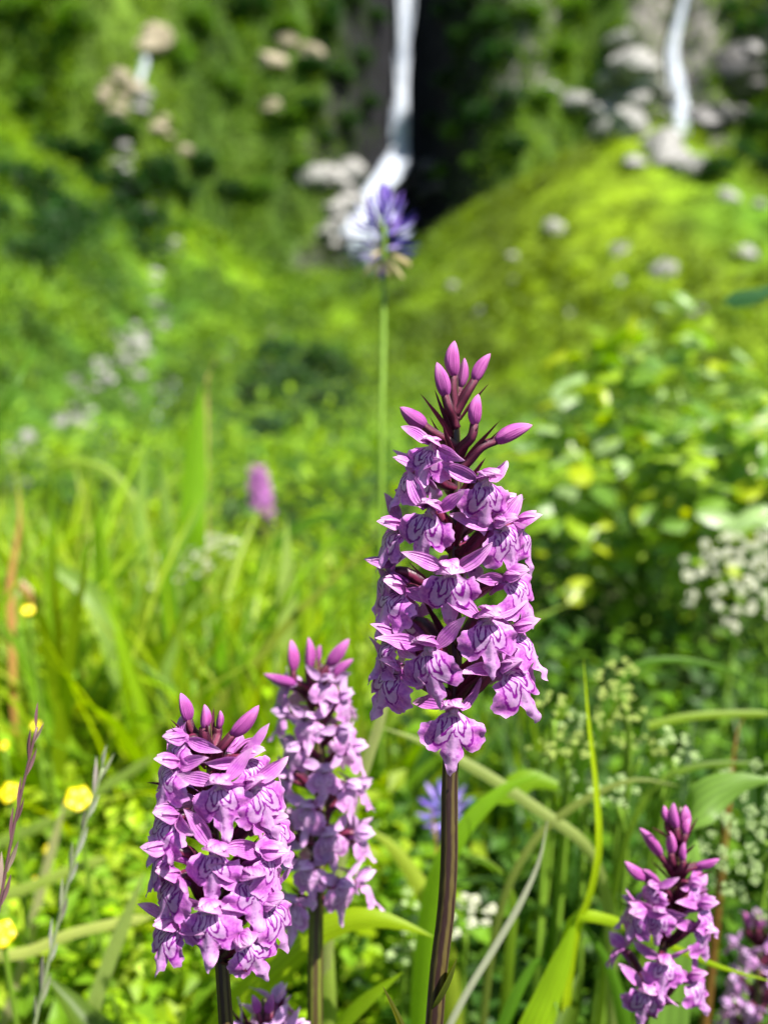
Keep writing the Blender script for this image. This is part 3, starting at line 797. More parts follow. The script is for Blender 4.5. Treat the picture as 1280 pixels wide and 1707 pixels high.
class Orchid:
    def __init__(s, axis, label, group=None, stem_r=1.7, stem_mat=STEM_DARK, pale=False, stem_top=0):
        """axis: list of (px, py, depth), top first; the stem is carried down to the ground"""
        pts = [at(*a) for a in axis]
        d = (pts[-1] - pts[-2]); low = pts[-1]
        g = Vector((low.x + d.x * .8, low.y + .004, 0)); g.z = ground(g.x, g.y) - .004
        s.base = g; s.pale = pale
        s.o = thing('orchid', g, label, 'orchid', group)
        s.P = crom([tuple(p) for p in pts], 80)
        full = crom([tuple(p) for p in pts] + [tuple(low.lerp(g, .5)), tuple(g)], 70)
        rad = np.interp(np.linspace(0, 1, 70), [0, .12, .35, 1], [.4 * stem_r, .7 * stem_r, stem_r, stem_r * 1.25]) * .001
        v, f, u = tube(full - np.array(g), rad, 20, .07, 6)
        link('stem', MB().add(v, f, u).mesh('stem', stem_mat), s.o)
        s.pix = np.array([project(Vector(p)) for p in s.P])
        s.k = 0; s.full = full
    def axis_at(s, py):
        o = np.argsort(s.pix[:, 1])
        return Vector([np.interp(py, s.pix[o, 1], s.P[o, i]) for i in range(3)])
    def flower(s, pos, yaw, foot, size=1., roll=0., tilt=0., bract=True):
        """pos: throat; yaw: 0 faces the camera side, + to the right; foot: where the stalk joins the stem"""
        rot = Matrix.Rotation(yaw, 4, 'Z') @ Matrix.Rotation(tilt, 4, 'X') @ Matrix.Rotation(roll, 4, 'Y')
        size *= .9; W = mm(pos) @ rot @ Matrix.Scale(size, 4)
        fl = Vector(foot); e = (W.inverted() @ fl)
        p0 = np.array([0, .0012, 0]); p3 = np.array(e)
        ln = np.linalg.norm(p3 - p0)
        pts = crom([p0, p0 + np.array([0, .0022, -.0002]), p0 * .35 + p3 * .65 + np.array([0, 0, -.0004]), p3], 10)
        v, f, u = tube(pts, np.array([.9, 1.1, 1.25, 1.35, 1.4, 1.4, 1.3, 1.2, 1.1, 1.0]) * .00105, 8, .1, 3)
        k = s.k; s.k += 1
        o = link('flower', MB().add(v, f, u).mesh('flower', OVARY), s.o, mm(-s.base) @ W)
        L, H, SP_ = (LIPS_P, HOODS_P, SEPS_P) if s.pale else (LIPS, HOODS, SEPS)
        lx = random.uniform(-26, -6) if abs(yaw) > R(38) else random.uniform(-15, 3)
        link('lip', random.choice(L), o, Matrix.Rotation(R(lx), 4, 'X') @ Matrix.Rotation(R(random.uniform(-7, 7)), 4, 'Y'))
        link('hood', random.choice(H), o, Matrix.Rotation(R(random.uniform(-10, 10)), 4, 'X') @ Matrix.Rotation(R(random.uniform(-8, 8)), 4, 'Y'))
        link('column', COLM, o); link('spur', SPUR, o)
        for sd in (-1, 1):
            up = random.uniform(-.05, 1.0); back = random.uniform(-.35, .7)
            B = basis((sd * 1., back, up), (sd * random.uniform(-.3, .7), -1, random.uniform(-.4, 1.3)))
            link('lateral_sepal', random.choice(SP_), o, mm((sd * .0012, .0013, .0006)) @ B)
        if bract:
            s.bract(fl, yaw + R(random.uniform(-12, 12)), random.uniform(9, 13) * .001, random.uniform(.7, 1.5))
        return o
    def bract(s, foot, yaw, ln, rise):
        out = Vector((math.sin(yaw), -math.cos(yaw), 0))
        B = basis(out * 1. + Vector((0, 0, rise)), out * -.5 + Vector((0, 0, 1)))
        link('bract', random.choice(BRACTS), s.o, mm(foot - s.base + Vector((0, 0, -.0012)) + out * .0012) @ B @ Matrix.Diagonal((ln, ln, ln, 1)))
    def pix_flower(s, px, py, yaw=None, size=1., roll=0., rr=11.5, tilt=0.):
        """visible flower: throat at the pixel; its distance comes from the spike's radius round the stem"""
        ax = s.axis_at(py)
        _, _, d = project(ax)
        x = at(px, py, d).x - ax.x; rr = rr * .001
        q = max(-1, min(1, x / rr)); phi = math.asin(q)
        dd = d - rr * math.cos(phi)
        pos = at(px, py, dd)
        y = (phi * .88) if yaw is None else R(yaw)
        foot = s.axis_at(py + random.uniform(20, 45))
        return s.flower(pos, y, foot, size, R(roll), R(tilt))
    def bud(s, b, t, foot, width=.46, rr=3., bract=True):
        """bud from base pixel to tip pixel, stalk to the stem pixel row foot"""
        ax = s.axis_at(b[1]); _, _, d = project(ax); dd = d - (b[2] if len(b) > 2 else rr) * .001
        p0, p1 = at(b[0], b[1], dd), at(t[0], t[1], dd - .0005)
        ln = (p1 - p0).length
        B = basis(p1 - p0, (0, -1, .2))
        W = mm(p0) @ B @ Matrix.Diagonal((ln * width, ln * width, ln, 1)) @ Matrix.Rotation(random.uniform(0, 6), 4, 'Z')
        o = link('bud', random.choice(BUDS), s.o, mm(-s.base) @ W)
        f = s.axis_at(foot)
        dirn = (p1 - p0).normalized()
        pts = crom([tuple(p0 + dirn * ln * .1), tuple(p0 - dirn * ln * .25), tuple(p0.lerp(f, .7)), tuple(f)], 10)
        Wi = W.inverted()
        v, ff, u = tube(pts, np.linspace(.0008, .0011, 10), 8, .1, 3)
        v = np.array([tuple(Wi @ Vector(q)) for q in v])
        link('stalk', MB().add(v, ff, u).mesh('stalk', OVARY), o)
        out = (p0 - f); yaw = math.atan2(out.x, -out.y) if out.xy.length > 1e-5 else 0
        if bract: s.bract(f, yaw + .3 * random.uniform(-1, 1), random.uniform(8, 12) * .001, random.uniform(1., 2.))
    def spiral(s, py0, py1, n, rr0, rr1, size0, size1, phi_keep=lambda p: True, step=137.5, ph=0., jit=6):
        for i in range(n):
            t = i / max(1, n - 1); py = py0 + (py1 - py0) * t
            phi = (ph + i * step + random.uniform(-jit, jit) + 180) % 360 - 180
            if not phi_keep(phi): continue
            r_ = (rr0 + (rr1 - rr0) * t) * .001; ax = s.axis_at(py)
            pos = ax + Vector((math.sin(R(phi)) * r_, -math.cos(R(phi)) * r_, random.uniform(-.001, .001)))
            s.flower(pos, R(phi), s.axis_at(py + 30), size0 + (size1 - size0) * t, R(random.uniform(-12, 12)), R(random.uniform(-8, 12)))
    def leaf(s, h, yaw, ln, w, rise=1.6, bend=20, col=(.10, .17, .015)):
        k = int(np.argmin(abs(s.full[:, 2] - h))); p = Vector(s.full[k])
        out = Vector((math.sin(yaw), -math.cos(yaw), 0))
        v, f, u = petal(ln, w, 7, 14, .35, .8, .3, cup=.5, bend=R(-bend), seed=3)
        B = basis(out + Vector((0, 0, rise)), -out + Vector((0, 0, .3)))
        link('leaf', MB().add(v, f, u, col).mesh('leaf', GRASS), s.o, mm(p - s.base) @ B)

# --- the tall orchid in focus
D = FOCUS
A = Orchid([(757, 612, D), (757, 660, D), (759, 720, D), (761, 790, D), (758, 880, D), (757, 980, D), (758, 1080, D), (757, 1180, D), (750, 1290, D), (748, 1450, D), (742, 1530, D), (733, 1600, D), (724, 1707, D)],
           'tallest pink purple spotted orchid, sharp, with a bare dark brown stem', stem_r=1.55)
for px, py, yaw, size, roll, rr in [
    (719, 748, -22, .82, 14, 9.5), (808, 806, 20, .98, -4, 10.5), (716, 858, -16, .98, 12, 11), (836, 882, 38, .95, -10, 11.5),
    (689, 786, -78, .86, 6, 9.5), (664, 884, -70, .9, 4, 11.5), (750, 957, 2, 1.03, 2, 11.5), (852, 968, 52, .95, -12, 12),
    (662, 986, -52, .95, 16, 12), (811, 1037, 12, 1.05, -2, 12), (714, 1088, -20, 1.05, -8, 12), (846, 1122, 40, 1.0, -14, 12),
    (656, 1122, -48, .95, 8, 12.5), (756, 1190, 0, 1.0, 2, 9), (652, 1068, -80, .95, 0, 12.5), (864, 1058, 72, .95, 0, 12.5), (868, 880, 76, .9, 0, 12), (647, 952, -82, .9, 0, 12.5)]:
    A.pix_flower(px, py, yaw, size, roll, rr)
A.spiral(800, 1120, 11, 9, 12, .85, 1., lambda p: abs(p) > 108, ph=200)
for b, t_, f, w in [((756, 632, 1), (760, 568), 690, .52), ((744, 664, 3), (727, 604), 712, .46), ((789, 638, 2), (819, 590), 690, .48), ((790, 712, 4), (799, 657), 762, .54), ((711, 712, 3), (667, 678), 745, .56), ((822, 737, 3), (888, 711), 785, .48),
                    ((765, 650, -3), (772, 596), 700, .45)]:
    A.bud(b, t_, f, w, bract=b[0] != 791)
for yaw, py, ln in [(-60, 720, 11), (62, 770, 12), (30, 830, 13), (10, 900, 12), (-30, 760, 10), (20, 1130, 14), (35, 1150, 13)]:
    A.bract(A.axis_at(py), R(yaw), ln * .001, 1.4)
A.leaf(.226, R(70), .013, .005, 1.8, -25, (.09, .11, .015)); A.leaf(.202, R(-80), .034, .006, 4.5, 6, (.08, .09, .014)); A.leaf(.12, R(-20), .11, .018, 2.); A.leaf(.06, R(150), .14, .026, 1.5); A.leaf(.04, R(60), .12, .024, 1.2)

# --- left orchid, same distance
DL = .168
B_ = Orchid([(346, 1200, DL), (350, 1250, DL), (353, 1310, DL), (357, 1400, DL), (363, 1500, DL), (369, 1590, DL), (377, 1707, DL)],
            'shorter sharp spotted orchid with a near black stem and open purple flowers', stem_r=1.35)
for px, py, yaw, size, roll, rr in [
    (368, 1312, 4, .97, -4, 11), (430, 1316, 40, .95, -8, 11.5), (284, 1280, -52, .9, 8, 10.5), (280, 1366, -50, .95, 8, 11.5),
    (360, 1424, -4, 1.0, 10, 11.5), (423, 1466, 28, 1.0, 4, 11.5), (284, 1468, -46, .95, 10, 12), (349, 1521, -4, 1.0, 2, 11.5),
    (458, 1512, 62, .95, -6, 12), (415, 1570, 32, .95, -16, 11), (284, 1548, -42, .9, 4, 11.5), (458, 1374, 64, .95, -6, 12), (418, 1268, 58, .88, 0, 9.5),
    (448, 1424, 76, .95, 0, 12), (272, 1420, -80, .95, 0, 12), (300, 1235, -60, .8, 10, 8)]:
    B_.pix_flower(360 + (px - 360) * .93, py, yaw, size * .93, roll, rr * .93)
B_.spiral(1290, 1545, 9, 8.5, 11.5, .85, 1., lambda p: abs(p) > 105, ph=160)
for b, t_, f, w in [((316, 1204, 3), (300, 1155), 1250, .5), ((341, 1216, 5), (339, 1174), 1250, .56), ((386, 1228, 3), (431, 1174), 1270, .42), ((364, 1216, -3), (366, 1184), 1260, .5)]:
    B_.bud(b, t_, f, w)
for yaw, py, ln in [(-70, 1270, 11), (-40, 1260, 12), (30, 1300, 12)]:
    B_.bract(B_.axis_at(py), R(yaw), ln * .001, 1.5)
B_.leaf(.10, R(-40), .12, .02, 1.8); B_.leaf(.05, R(160), .12, .024, 1.4)

# --- pale orchid behind the left one
DB = .232
C_ = Orchid([(522, 1085, DB), (526, 1140, DB), (531, 1210, DB), (535, 1300, DB), (533, 1400, DB), (528, 1500, DB), (525, 1707, DB)],
            'pale pink blurred orchid on an olive stem, partly behind the left sharp orchid', stem_r=1.75, stem_mat=STEM_GREEN, pale=True)
C_.spiral(1118, 1475, 33, 7.0, 10.5, .72, .88, ph=20, jit=14)
for b, t_, f, w in [((490, 1122, 4), (484, 1066), 1160, .4), ((515, 1118, 5), (512, 1062), 1160, .42), ((545, 1112, 3), (582, 1064), 1160, .42), ((555, 1130, 4), (590, 1100), 1170, .45), ((500, 1140, 4), (440, 1122), 1175, .35), ((530, 1105, -3), (535, 1075), 1150, .5)]:
    C_.bud(b, t_, f, w)
C_.leaf(.10, R(20), .14, .024, 1.8); C_.leaf(.05, R(-120), .14, .026, 1.4)

# --- right orchid
DR = .222
E_ = Orchid([(1133, 1345, DR), (1130, 1400, DR), (1124, 1460, DR), (1117, 1520, DR), (1105, 1580, DR), (1090, 1640, DR), (1070, 1707, DR)],
            'small loose flowered purple orchid with pink buds beside the long bent blade', stem_r=1.3)
for px, py, yaw, size, roll, rr in [(1097, 1524, -14, .72, 6, 9), (1170, 1512, 62, .8, 0, 9.5), (1166, 1548, 46, .85, -4, 9), (1107, 1604, -6, .82, 0, 8),
                                    (1068, 1522, -66, .78, 6, 10), (1076, 1654, -10, .85, 4, 7), (1156, 1634, 44, .85, 0, 10), (1090, 1480, -50, .6, 0, 7), (1155, 1475, 50, .65, 0, 7)]:
    E_.pix_flower(px, py, yaw, size, roll, rr)
E_.spiral(1500, 1640, 8, 8, 10, .7, .8, lambda p: abs(p) > 100, ph=120)
for b, t_, f, w in [((1112, 1372, 2), (1107, 1342), 1400, .5), ((1127, 1382, 3), (1124, 1338), 1410, .5), ((1139, 1384, 0), (1141, 1342), 1410, .5), ((1141, 1392, 3), (1150, 1364), 1420, .6), ((1118, 1424, 4), (1114, 1386), 1450, .55),
                    ((1102, 1428, 3), (1064, 1382), 1460, .4), ((1156, 1444, 3), (1198, 1430), 1470, .45), ((1078, 1466, 3), (1042, 1434), 1500, .5), ((1146, 1478, 3), (1170, 1448), 1500, .5), ((1100, 1476, 4), (1070, 1450), 1500, .4), ((1138, 1436, 4), (1142, 1404), 1460, .5)]:
    E_.bud(b, t_, f, w)
E_.leaf(.08, R(40), .12, .02, 1.8)

# --- faded orchid at the right edge, flower top at the bottom, far orchid
F_ = Orchid([(1262, 1520, .30), (1262, 1570, .30), (1262, 1640, .30), (1262, 1720, .30)], 'faded pinkish brown orchid, blurred, below the white umbel', stem_r=1.4, stem_mat=STEM_GREEN, pale=True)
F_.spiral(1545, 1740, 18, 7, 9, .6, .75, ph=40, jit=20)
F_.bud((1244, 1545, 3), (1240, 1520), 1570, .5); F_.bud((1262, 1548, 4), (1264, 1522), 1570, .5)
G_ = Orchid([(440, 1664, .215), (441, 1700, .215), (442, 1760, .215)], 'top of a pale pink orchid low among the leaves', stem_r=1.4, stem_mat=STEM_GREEN, pale=True)
G_.spiral(1688, 1800, 14, 5.5, 8, .75, .85, ph=10, jit=20)
G_.bud((432, 1690, 3), (420, 1658), 1710, .5); G_.bud((446, 1690, 3), (454, 1655), 1710, .5)
H_ = Orchid([(428, 772, 1.15), (431, 800, 1.15), (437, 860, 1.15), (440, 900, 1.15)], 'distant blurred purple orchid among the tall grass', stem_r=2., stem_mat=STEM_GREEN)
H_.spiral(782, 858, 34, 8, 12, 1.15, 1.25, ph=10, jit=20)

exec_rest = True

# ------------------------------------------------------------------ blue rampions
def rampion(px, py, d, w, h, n, label, foot, seed, cols):
    r = np.random.default_rng(seed)
    c = at(px, py, d)
    g = Vector((at(*foot, d).x, at(*foot, d).y, 0)); g.z = ground(g.x, g.y) - .004
    t = thing('rampion', g, label, 'rampion')
    pts = crom([tuple(c + Vector((0, 0, h * .2))), tuple(c - Vector((0, 0, h * .5))), tuple(at(*foot, d)), tuple(g)], 30)
    v, f, u = tube(pts - np.array(g), np.linspace(.0012, .0018, 30), 8); link('stem', MB().add(v, f, u).mesh('stem', GREENSTEM), t)
    ms = []
    for i in range(6):
        v, f, u = petal(1, .26, 5, 9, .5, .8, .4, cup=.9, bend=R(r.uniform(25, 80)), seed=int(r.integers(1e6)))
        ms.append(MB().add(v, f, u, cols[i % len(cols)]).mesh('floret', BLUEF))
    for i in range(n):
        v = 1 - 2 * (i + .5) / n; a = i * 2.39996 + r.uniform(-.3, .3); q = math.sqrt(1 - v * v)
        dr = Vector((math.cos(a) * q, math.sin(a) * q, v * .9 + .05))
        p = c + Vector((dr.x * w * .22, dr.y * w * .22, v * h * .32))
        ln = w * r.uniform(.28, .42)
        m_ = ms[5] if (v < -.5 and r.uniform() < .6) else ms[int(r.integers(0, 5))]
        link('floret', m_, t, mm(p - g) @ basis(dr, (0, 0, 1)) @ Matrix.Scale(ln, 4))
VI = (.20, .10, .50); VD = (.05, .03, .22); VL = (.42, .30, .72); VW = (.55, .55, .75); YB = (.5, .42, .22)
rampion(640, 392, .43, .029, .040, 64, 'violet blue rampion head on a tall green stem before the waterfall', (636, 740), 5, [VI, VL, VD, VI, VW, YB])
rampion(744, 1352, .36, .021, .019, 44, 'small blue violet rampion head behind the dark orchid stem', (742, 1450), 6, [(.24, .17, .62), VL, (.16, .12, .5), VI, VL, VI])

# ------------------------------------------------------------------ grass blades one can pick out
def ribbon(P, W, fold=.25, side=None, nu=5, tw=0.):
    """P (n,3) centre line root first, W (n,) full widths"""
    n = len(P); T = np.gradient(P, axis=0); T /= np.linalg.norm(T, axis=1)[:, None]
    vw = P - np.array(CAM); vw /= np.linalg.norm(vw, axis=1)[:, None]
    S0 = np.cross(T, vw) if side is None else np.tile(np.array(side, float), (n, 1))
    S0 -= T * (S0 * T).sum(1)[:, None]; S0 /= np.linalg.norm(S0, axis=1)[:, None] + 1e-9
    Nn = np.cross(S0, T)
    an = np.linspace(0, tw, n)[:, None]; Sx = S0 * np.cos(an) + Nn * np.sin(an); Nx = -S0 * np.sin(an) + Nn * np.cos(an)
    u = np.linspace(-1, 1, nu)
    V = P[:, None, :] + Sx[:, None, :] * (u[None, :] * W[:, None] / 2)[..., None] + Nx[:, None, :] * (np.abs(u)[None, :] * W[:, None] / 2 * fold)[..., None]
    UV = np.stack([np.tile(u, n), np.repeat(np.linspace(0, 1, n), nu), np.zeros(n * nu)], 1)
    return V.reshape(-1, 3), gridfaces(n, nu), UV
def blade(pts, w, label, col, root=True, shape='leaf', mat=None, tw=0., fold=.3, name='grass_shoot', cat='grass', side=None):
    """pts: (px, py, depth) from tip to root in the picture; carried down to the ground"""
    P = [at(*p) for p in pts][::-1]
    if root:
        low = P[0]; dv = (P[0] - P[1]); k = min(3.5, low.z / max(1e-3, -dv.z)) if dv.z < 0 else .3
        g = Vector((low.x + dv.x * k, low.y + dv.y * k + .002, 0)); g.z = ground(g.x, g.y) - .003
        P = [g, low.lerp(g, .45)] + P
    base = P[0]
    PP = crom([tuple(p - base) for p in P], 44); t = np.linspace(0, 1, 44)
    # arc-length based taper
    L = np.concatenate([[0], np.cumsum(np.linalg.norm(np.diff(PP, axis=0), axis=1))]); t = L / L[-1]
    if shape == 'leaf': W = w * .001 * np.interp(t, [0, .15, .55, .8, .93, 1], [.75, .9, 1, .72, .32, .02])
    elif shape == 'broad': W = w * .001 * np.interp(t, [0, .25, .6, .8, .93, 1], [.35, .6, 1, .9, .5, .02])
    else: W = w * .001 * np.interp(t, [0, .9, 1], [1, .85, .1])
    if name == 'grass_stalk': W = W * (1 + .35 * np.sin(t * 90) * (t > .45))
    PPw = PP + np.array(base)
    v, f, u = ribbon(PPw, W, fold, side, tw=tw)
    o = link(name, MB().add(v - np.array(base), f, u, col).mesh(name, mat or GRASS)); o.location = base
    return tag(o, label, cat)
YG = (.30, .44, .008); GR = (.09, .21, .012); PL = (.22, .34, .06); ST = (.40, .40, .16); DG = (.04, .11, .012); GRY = (.34, .36, .24)
blade([(972, 1098, .25), (980, 1200, .25), (993, 1320, .252), (996, 1420, .255), (978, 1500, .26), (966, 1530, .262)], 3.4, 'upright bright yellow green blade with a thin tip beside the budding umbels', (.44, .58, .01), tw=.3, side=(.8, .6, 0))
blade([(1300, 1640, .235), (1200, 1612, .24), (1100, 1570, .25), (1020, 1535, .26), (962, 1528, .262), (945, 1570, .265)], 4.2, 'long bright blade bent sideways behind the small right orchid', YG)
blade([(960, 1530, .262), (940, 1590, .262), (910, 1670, .262), (890, 1720, .262)], 11, 'broad bright green leaf sheath below the bent blade', (.26, .42, .01), shape='broad')
blade([(640, 1214, .29), (700, 1235, .29), (800, 1286, .29), (900, 1352, .29), (972, 1405, .29), (1000, 1460, .295)], 4.0, 'pale straw green blade slanting behind the tall dark stem', (.30, .36, .10), shape='strap')
blade([(912, 1368, .25), (900, 1430, .25), (870, 1500, .25), (830, 1570, .25), (775, 1660, .25), (745, 1720, .25)], 1.9, 'thin grey green dry stalk slanting right of the tall dark stem', GRY, shape='strap', mat=DRY)
blade([(722, 1562, .25), (680, 1545, .25), (610, 1530, .25), (540, 1548, .252), (470, 1600, .255), (400, 1670, .26), (350, 1730, .265)], 10, 'broad arching lime green leaf passing behind the pale orchid stem', (.32, .46, .008), shape='broad', side=(0, .5, .85))
blade([(672, 1620, .24), (630, 1650, .242), (580, 1690, .246), (540, 1740, .25)], 10, 'pointed broad green leaf low between the pale and tall orchids', (.26, .42, .01), shape='broad', side=(.3, .6, .6))
blade([(604, 1378, .33), (640, 1400, .33), (690, 1460, .33), (730, 1540, .33), (745, 1620, .335)], 8, 'yellowish broad blade arching behind the tall dark stem', (.26, .33, .03), shape='broad')
blade([(690, 1050, .262), (655, 1130, .26), (628, 1220, .26), (590, 1340, .262), (560, 1480, .265)], 3.4, 'pale flat blade rising behind the tall orchid flowers', (.36, .40, .14), shape='strap')
blade([(770, 1430, .3), (800, 1430, .3), (840, 1460, .3), (856, 1520, .3), (850, 1580, .3)], 4.5, 'short blade curled over like a hook beside the dark stem', (.12, .20, .012))
blade([(548, 1640, .27), (545, 1560, .27), (552, 1480, .27), (556, 1400, .27)][::-1], 4.5, 'upright pale blade just behind the olive stem', (.24, .33, .05), shape='strap')
blade([(930, 1690, .26), (900, 1600, .27), (870, 1640, .27), (830, 1740, .27)], 6, 'green leaf low beside the broad sheath', GR)
# left
blade([(337, 640, .62), (330, 720, .62), (325, 800, .62), (322, 880, .62), (318, 960, .63)], 18, 'tall broad bright green leaf standing upright in the left grass', (.17, .34, .008), shape='broad')
blade([(270, 760, .6), (275, 830, .6), (285, 920, .6)], 12, 'pale green blade leaning on the tall broad leaf', PL)
blade([(240, 740, .6), (236, 830, .6), (238, 930, .6)], 12, 'pale upright blade left of the tall broad leaf', PL)
blade([(46, 930, .5), (100, 950, .5), (160, 1000, .5), (190, 1070, .5), (205, 1150, .5), (215, 1230, .5)], 14, 'wide arching pale blade drooping in the left grass', PL, shape='broad', side=(.3, .5, .8))
blade([(60, 790, .7), (110, 770, .7), (170, 780, .7), (220, 830, .7), (245, 920, .7)], 9, 'arching pale green blade over the left grass', (.26, .36, .05))
blade([(345, 985, .5), (310, 1030, .5), (285, 1090, .5), (275, 1150, .5)], 8, 'short pale blade pointing right above the left orchid', PL)
blade([(0, 700, .55), (30, 640, .55), (60, 560, .6)][::-1], 5, 'thin blade rising at the left edge', GR)
blade([(500, 920, .55), (512, 1000, .55), (516, 1090, .55), (515, 1180, .55)], 9, 'upright bright blade behind the pale orchid', YG)
blade([(610, 960, .6), (560, 985, .6), (500, 990, .6), (440, 1040, .6), (420, 1120, .6)], 7, 'blade bending right toward the tall orchid flowers', GR)
blade([(655, 880, .75), (600, 860, .75), (520, 870, .75), (450, 920, .75), (430, 1000, .75)], 9, 'long arching blade under the distant orchid', GR)
def stalk(pts, label, w, c_stem, cols, n, ln):
    P = [at(*p) for p in pts][::-1]
    low = P[0]; dv = P[0] - P[1]; k = low.z / max(1e-3, -dv.z)
    g = Vector((low.x + dv.x * k, low.y + dv.y * k, 0)); g.z = ground(g.x, g.y) - .003
    t = thing('grass_stalk', g, label, 'grass stalk')
    C = crom([tuple(g), tuple(low.lerp(g, .5))] + [tuple(p) for p in P], 60) - np.array(g)
    v, f, u = tube(C, np.linspace(w, w * .5, 60) * .0005, 7); link('stem', MB().add(v, f, u, c_stem).mesh('stem', DRY), t)
    ms = []
    for q in range(4):
        v, f, u = petal(1, .17, 5, 8, .4, .8, .5, cup=1.1, bend=R(random.uniform(5, 25)), seed=q); ms.append(MB().add(v, f, u, cols[q % len(cols)]).mesh('spikelet', DRY))
    for q in range(n):
        a = 59 - int(q / n * 34); p = Vector(C[a]); d = Vector(C[min(59, a + 1)] - C[a - 1]).normalized()
        sd = (1 if q % 2 else -1); out = (Vector((sd, -.5, 0)) + Vector((0, random.uniform(-.6, .6), 0))).normalized()
        link('spikelet', random.choice(ms), t, mm(p) @ basis(d + out * random.uniform(.05, .16), out) @ Matrix.Scale(ln * .001 * random.uniform(.7, 1.2), 4))
stalk([(62, 1212, .19), (46, 1280, .19), (30, 1350, .19), (14, 1430, .19), (0, 1510, .19), (-20, 1610, .19)], 'dark purplish grass flower stalk leaning at the left edge', 1.1, (.16, .08, .09), [(.22, .11, .13), (.45, .40, .40), (.16, .07, .09), (.30, .22, .18)], 26, 6.5)
stalk([(172, 1280, .235), (150, 1350, .235), (122, 1440, .235), (102, 1520, .235), (80, 1610, .235), (56, 1720, .235)], 'grey green flower stalk leaning between the buttercups and the left orchid', 1.5, (.24, .30, .14), [(.30, .26, .24), (.40, .40, .34), (.22, .20, .17), (.32, .34, .22)], 24, 8)
blade([(255, 1528, .30), (190, 1540, .30), (110, 1560, .30), (50, 1586, .30), (-20, 1596, .30)], 3.6, 'flat straw coloured blade crossing the two leaning stalks', (.36, .40, .10), shape='strap', root=False)
blade([(240, 1455, .29), (215, 1520, .29), (180, 1610, .29), (150, 1700, .29), (140, 1740, .29)], 5, 'flat pale blade slanting below the left orchid flowers', (.28, .36, .09), shape='strap')
blade([(180, 1430, .33), (120, 1450, .33), (60, 1475, .33), (-10, 1500, .33)], 4, 'straw green blade lying nearly flat behind the stalks', (.30, .38, .07), shape='strap', root=False)
blade([(260, 1260, .4), (180, 1310, .4), (80, 1370, .4), (-10, 1410, .4)], 4.5, 'long dull blade leaning behind the buttercups', (.20, .28, .05), shape='strap', root=False)
blade([(110, 1330, .36), (70, 1480, .36), (40, 1600, .36), (10, 1700, .36)], 4, 'dry pinkish blade behind the buttercup stalks', (.34, .33, .16), shape='strap')
# right
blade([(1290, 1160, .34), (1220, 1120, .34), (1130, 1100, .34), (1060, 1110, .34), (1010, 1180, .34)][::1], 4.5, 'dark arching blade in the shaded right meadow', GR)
blade([(1290, 1190, .32), (1220, 1190, .32), (1140, 1196, .32), (1080, 1210, .32)], 2.8, 'light blade lying across the shaded right meadow', (.20, .30, .02), shape='strap', root=False)
blade([(1290, 1274, .31), (1220, 1272, .31), (1150, 1280, .31), (1090, 1310, .31), (1060, 1360, .31)], 2.6, 'thin blade above the round pale leaf on the right', (.13, .22, .015), shape='strap')
blade([(1130, 1310, .29), (1060, 1300, .29), (980, 1330, .29), (900, 1390, .29), (860, 1450, .29)][::1], 2.6, 'dull blade crossing behind the upright bright blade', (.16, .20, .04), shape='strap')
blade([(1290, 1300, .27), (1230, 1305, .27), (1165, 1340, .27), (1130, 1400, .27), (1120, 1500, .27)], 20, 'wide pale green leaf under the white umbel', (.17, .30, .05), shape='broad', side=(.5, .4, .7))
blade([(830, 1340, .3), (880, 1300, .3), (930, 1310, .3)], 8, 'bright curved blade right of the dark stem', (.18, .32, .01), shape='broad', root=False)
blade([(760, 1400, .28), (800, 1350, .28), (850, 1310, .28), (905, 1290, .28)][::-1], 8, 'bright green blade arching toward the budding umbels', (.16, .31, .01), shape='broad')
blade([(1300, 478, .55), (1250, 496, .55), (1205, 502, .55)][::-1], 10, 'dull blue green leaf tip at the right edge', (.06, .17, .06), shape='broad', root=False, fold=.1)
blade([(960, 1530, .30), (1010, 1600, .30), (1040, 1700, .30)], 7, 'green leaf under the small right orchid', GR)
# brown sedge heads
blade([(30, 810, .5), (34, 860, .5), (26, 920, .5), (18, 970, .5), (22, 1060, .5), (26, 1150, .5)], 5.5, 'brown dry sedge stalk at the left edge', (.34, .17, .05), mat=DRY, name='sedge_stalk', cat='sedge')
blade([(66, 1025, .5), (50, 990, .5), (28, 968, .5)], 5, 'drooping brown sedge tip above a buttercup', (.26, .15, .02), mat=DRY, name='sedge_stalk', cat='sedge', root=False)
blade([(362, 588, .62), (354, 612, .62), (345, 640, .66), (344, 720, .67), (343, 850, .68)], 4, 'straw coloured grass flower spike above the tall broad leaf', (.44, .36, .12), mat=DRY, name='grass_spike', cat='grass spike')
blade([(1243, 1190, .33), (1232, 1210, .33), (1222, 1260, .33), (1215, 1330, .33)], 3.5, 'brown dry spike over the shaded right meadow', (.26, .13, .03), mat=DRY, name='grass_spike', cat='grass spike')
blade([(716, 1340, .34), (724, 1380, .34), (730, 1440, .34), (728, 1520, .34)], 3, 'orange brown dry blade beside the small blue rampion', (.34, .22, .03), mat=DRY)
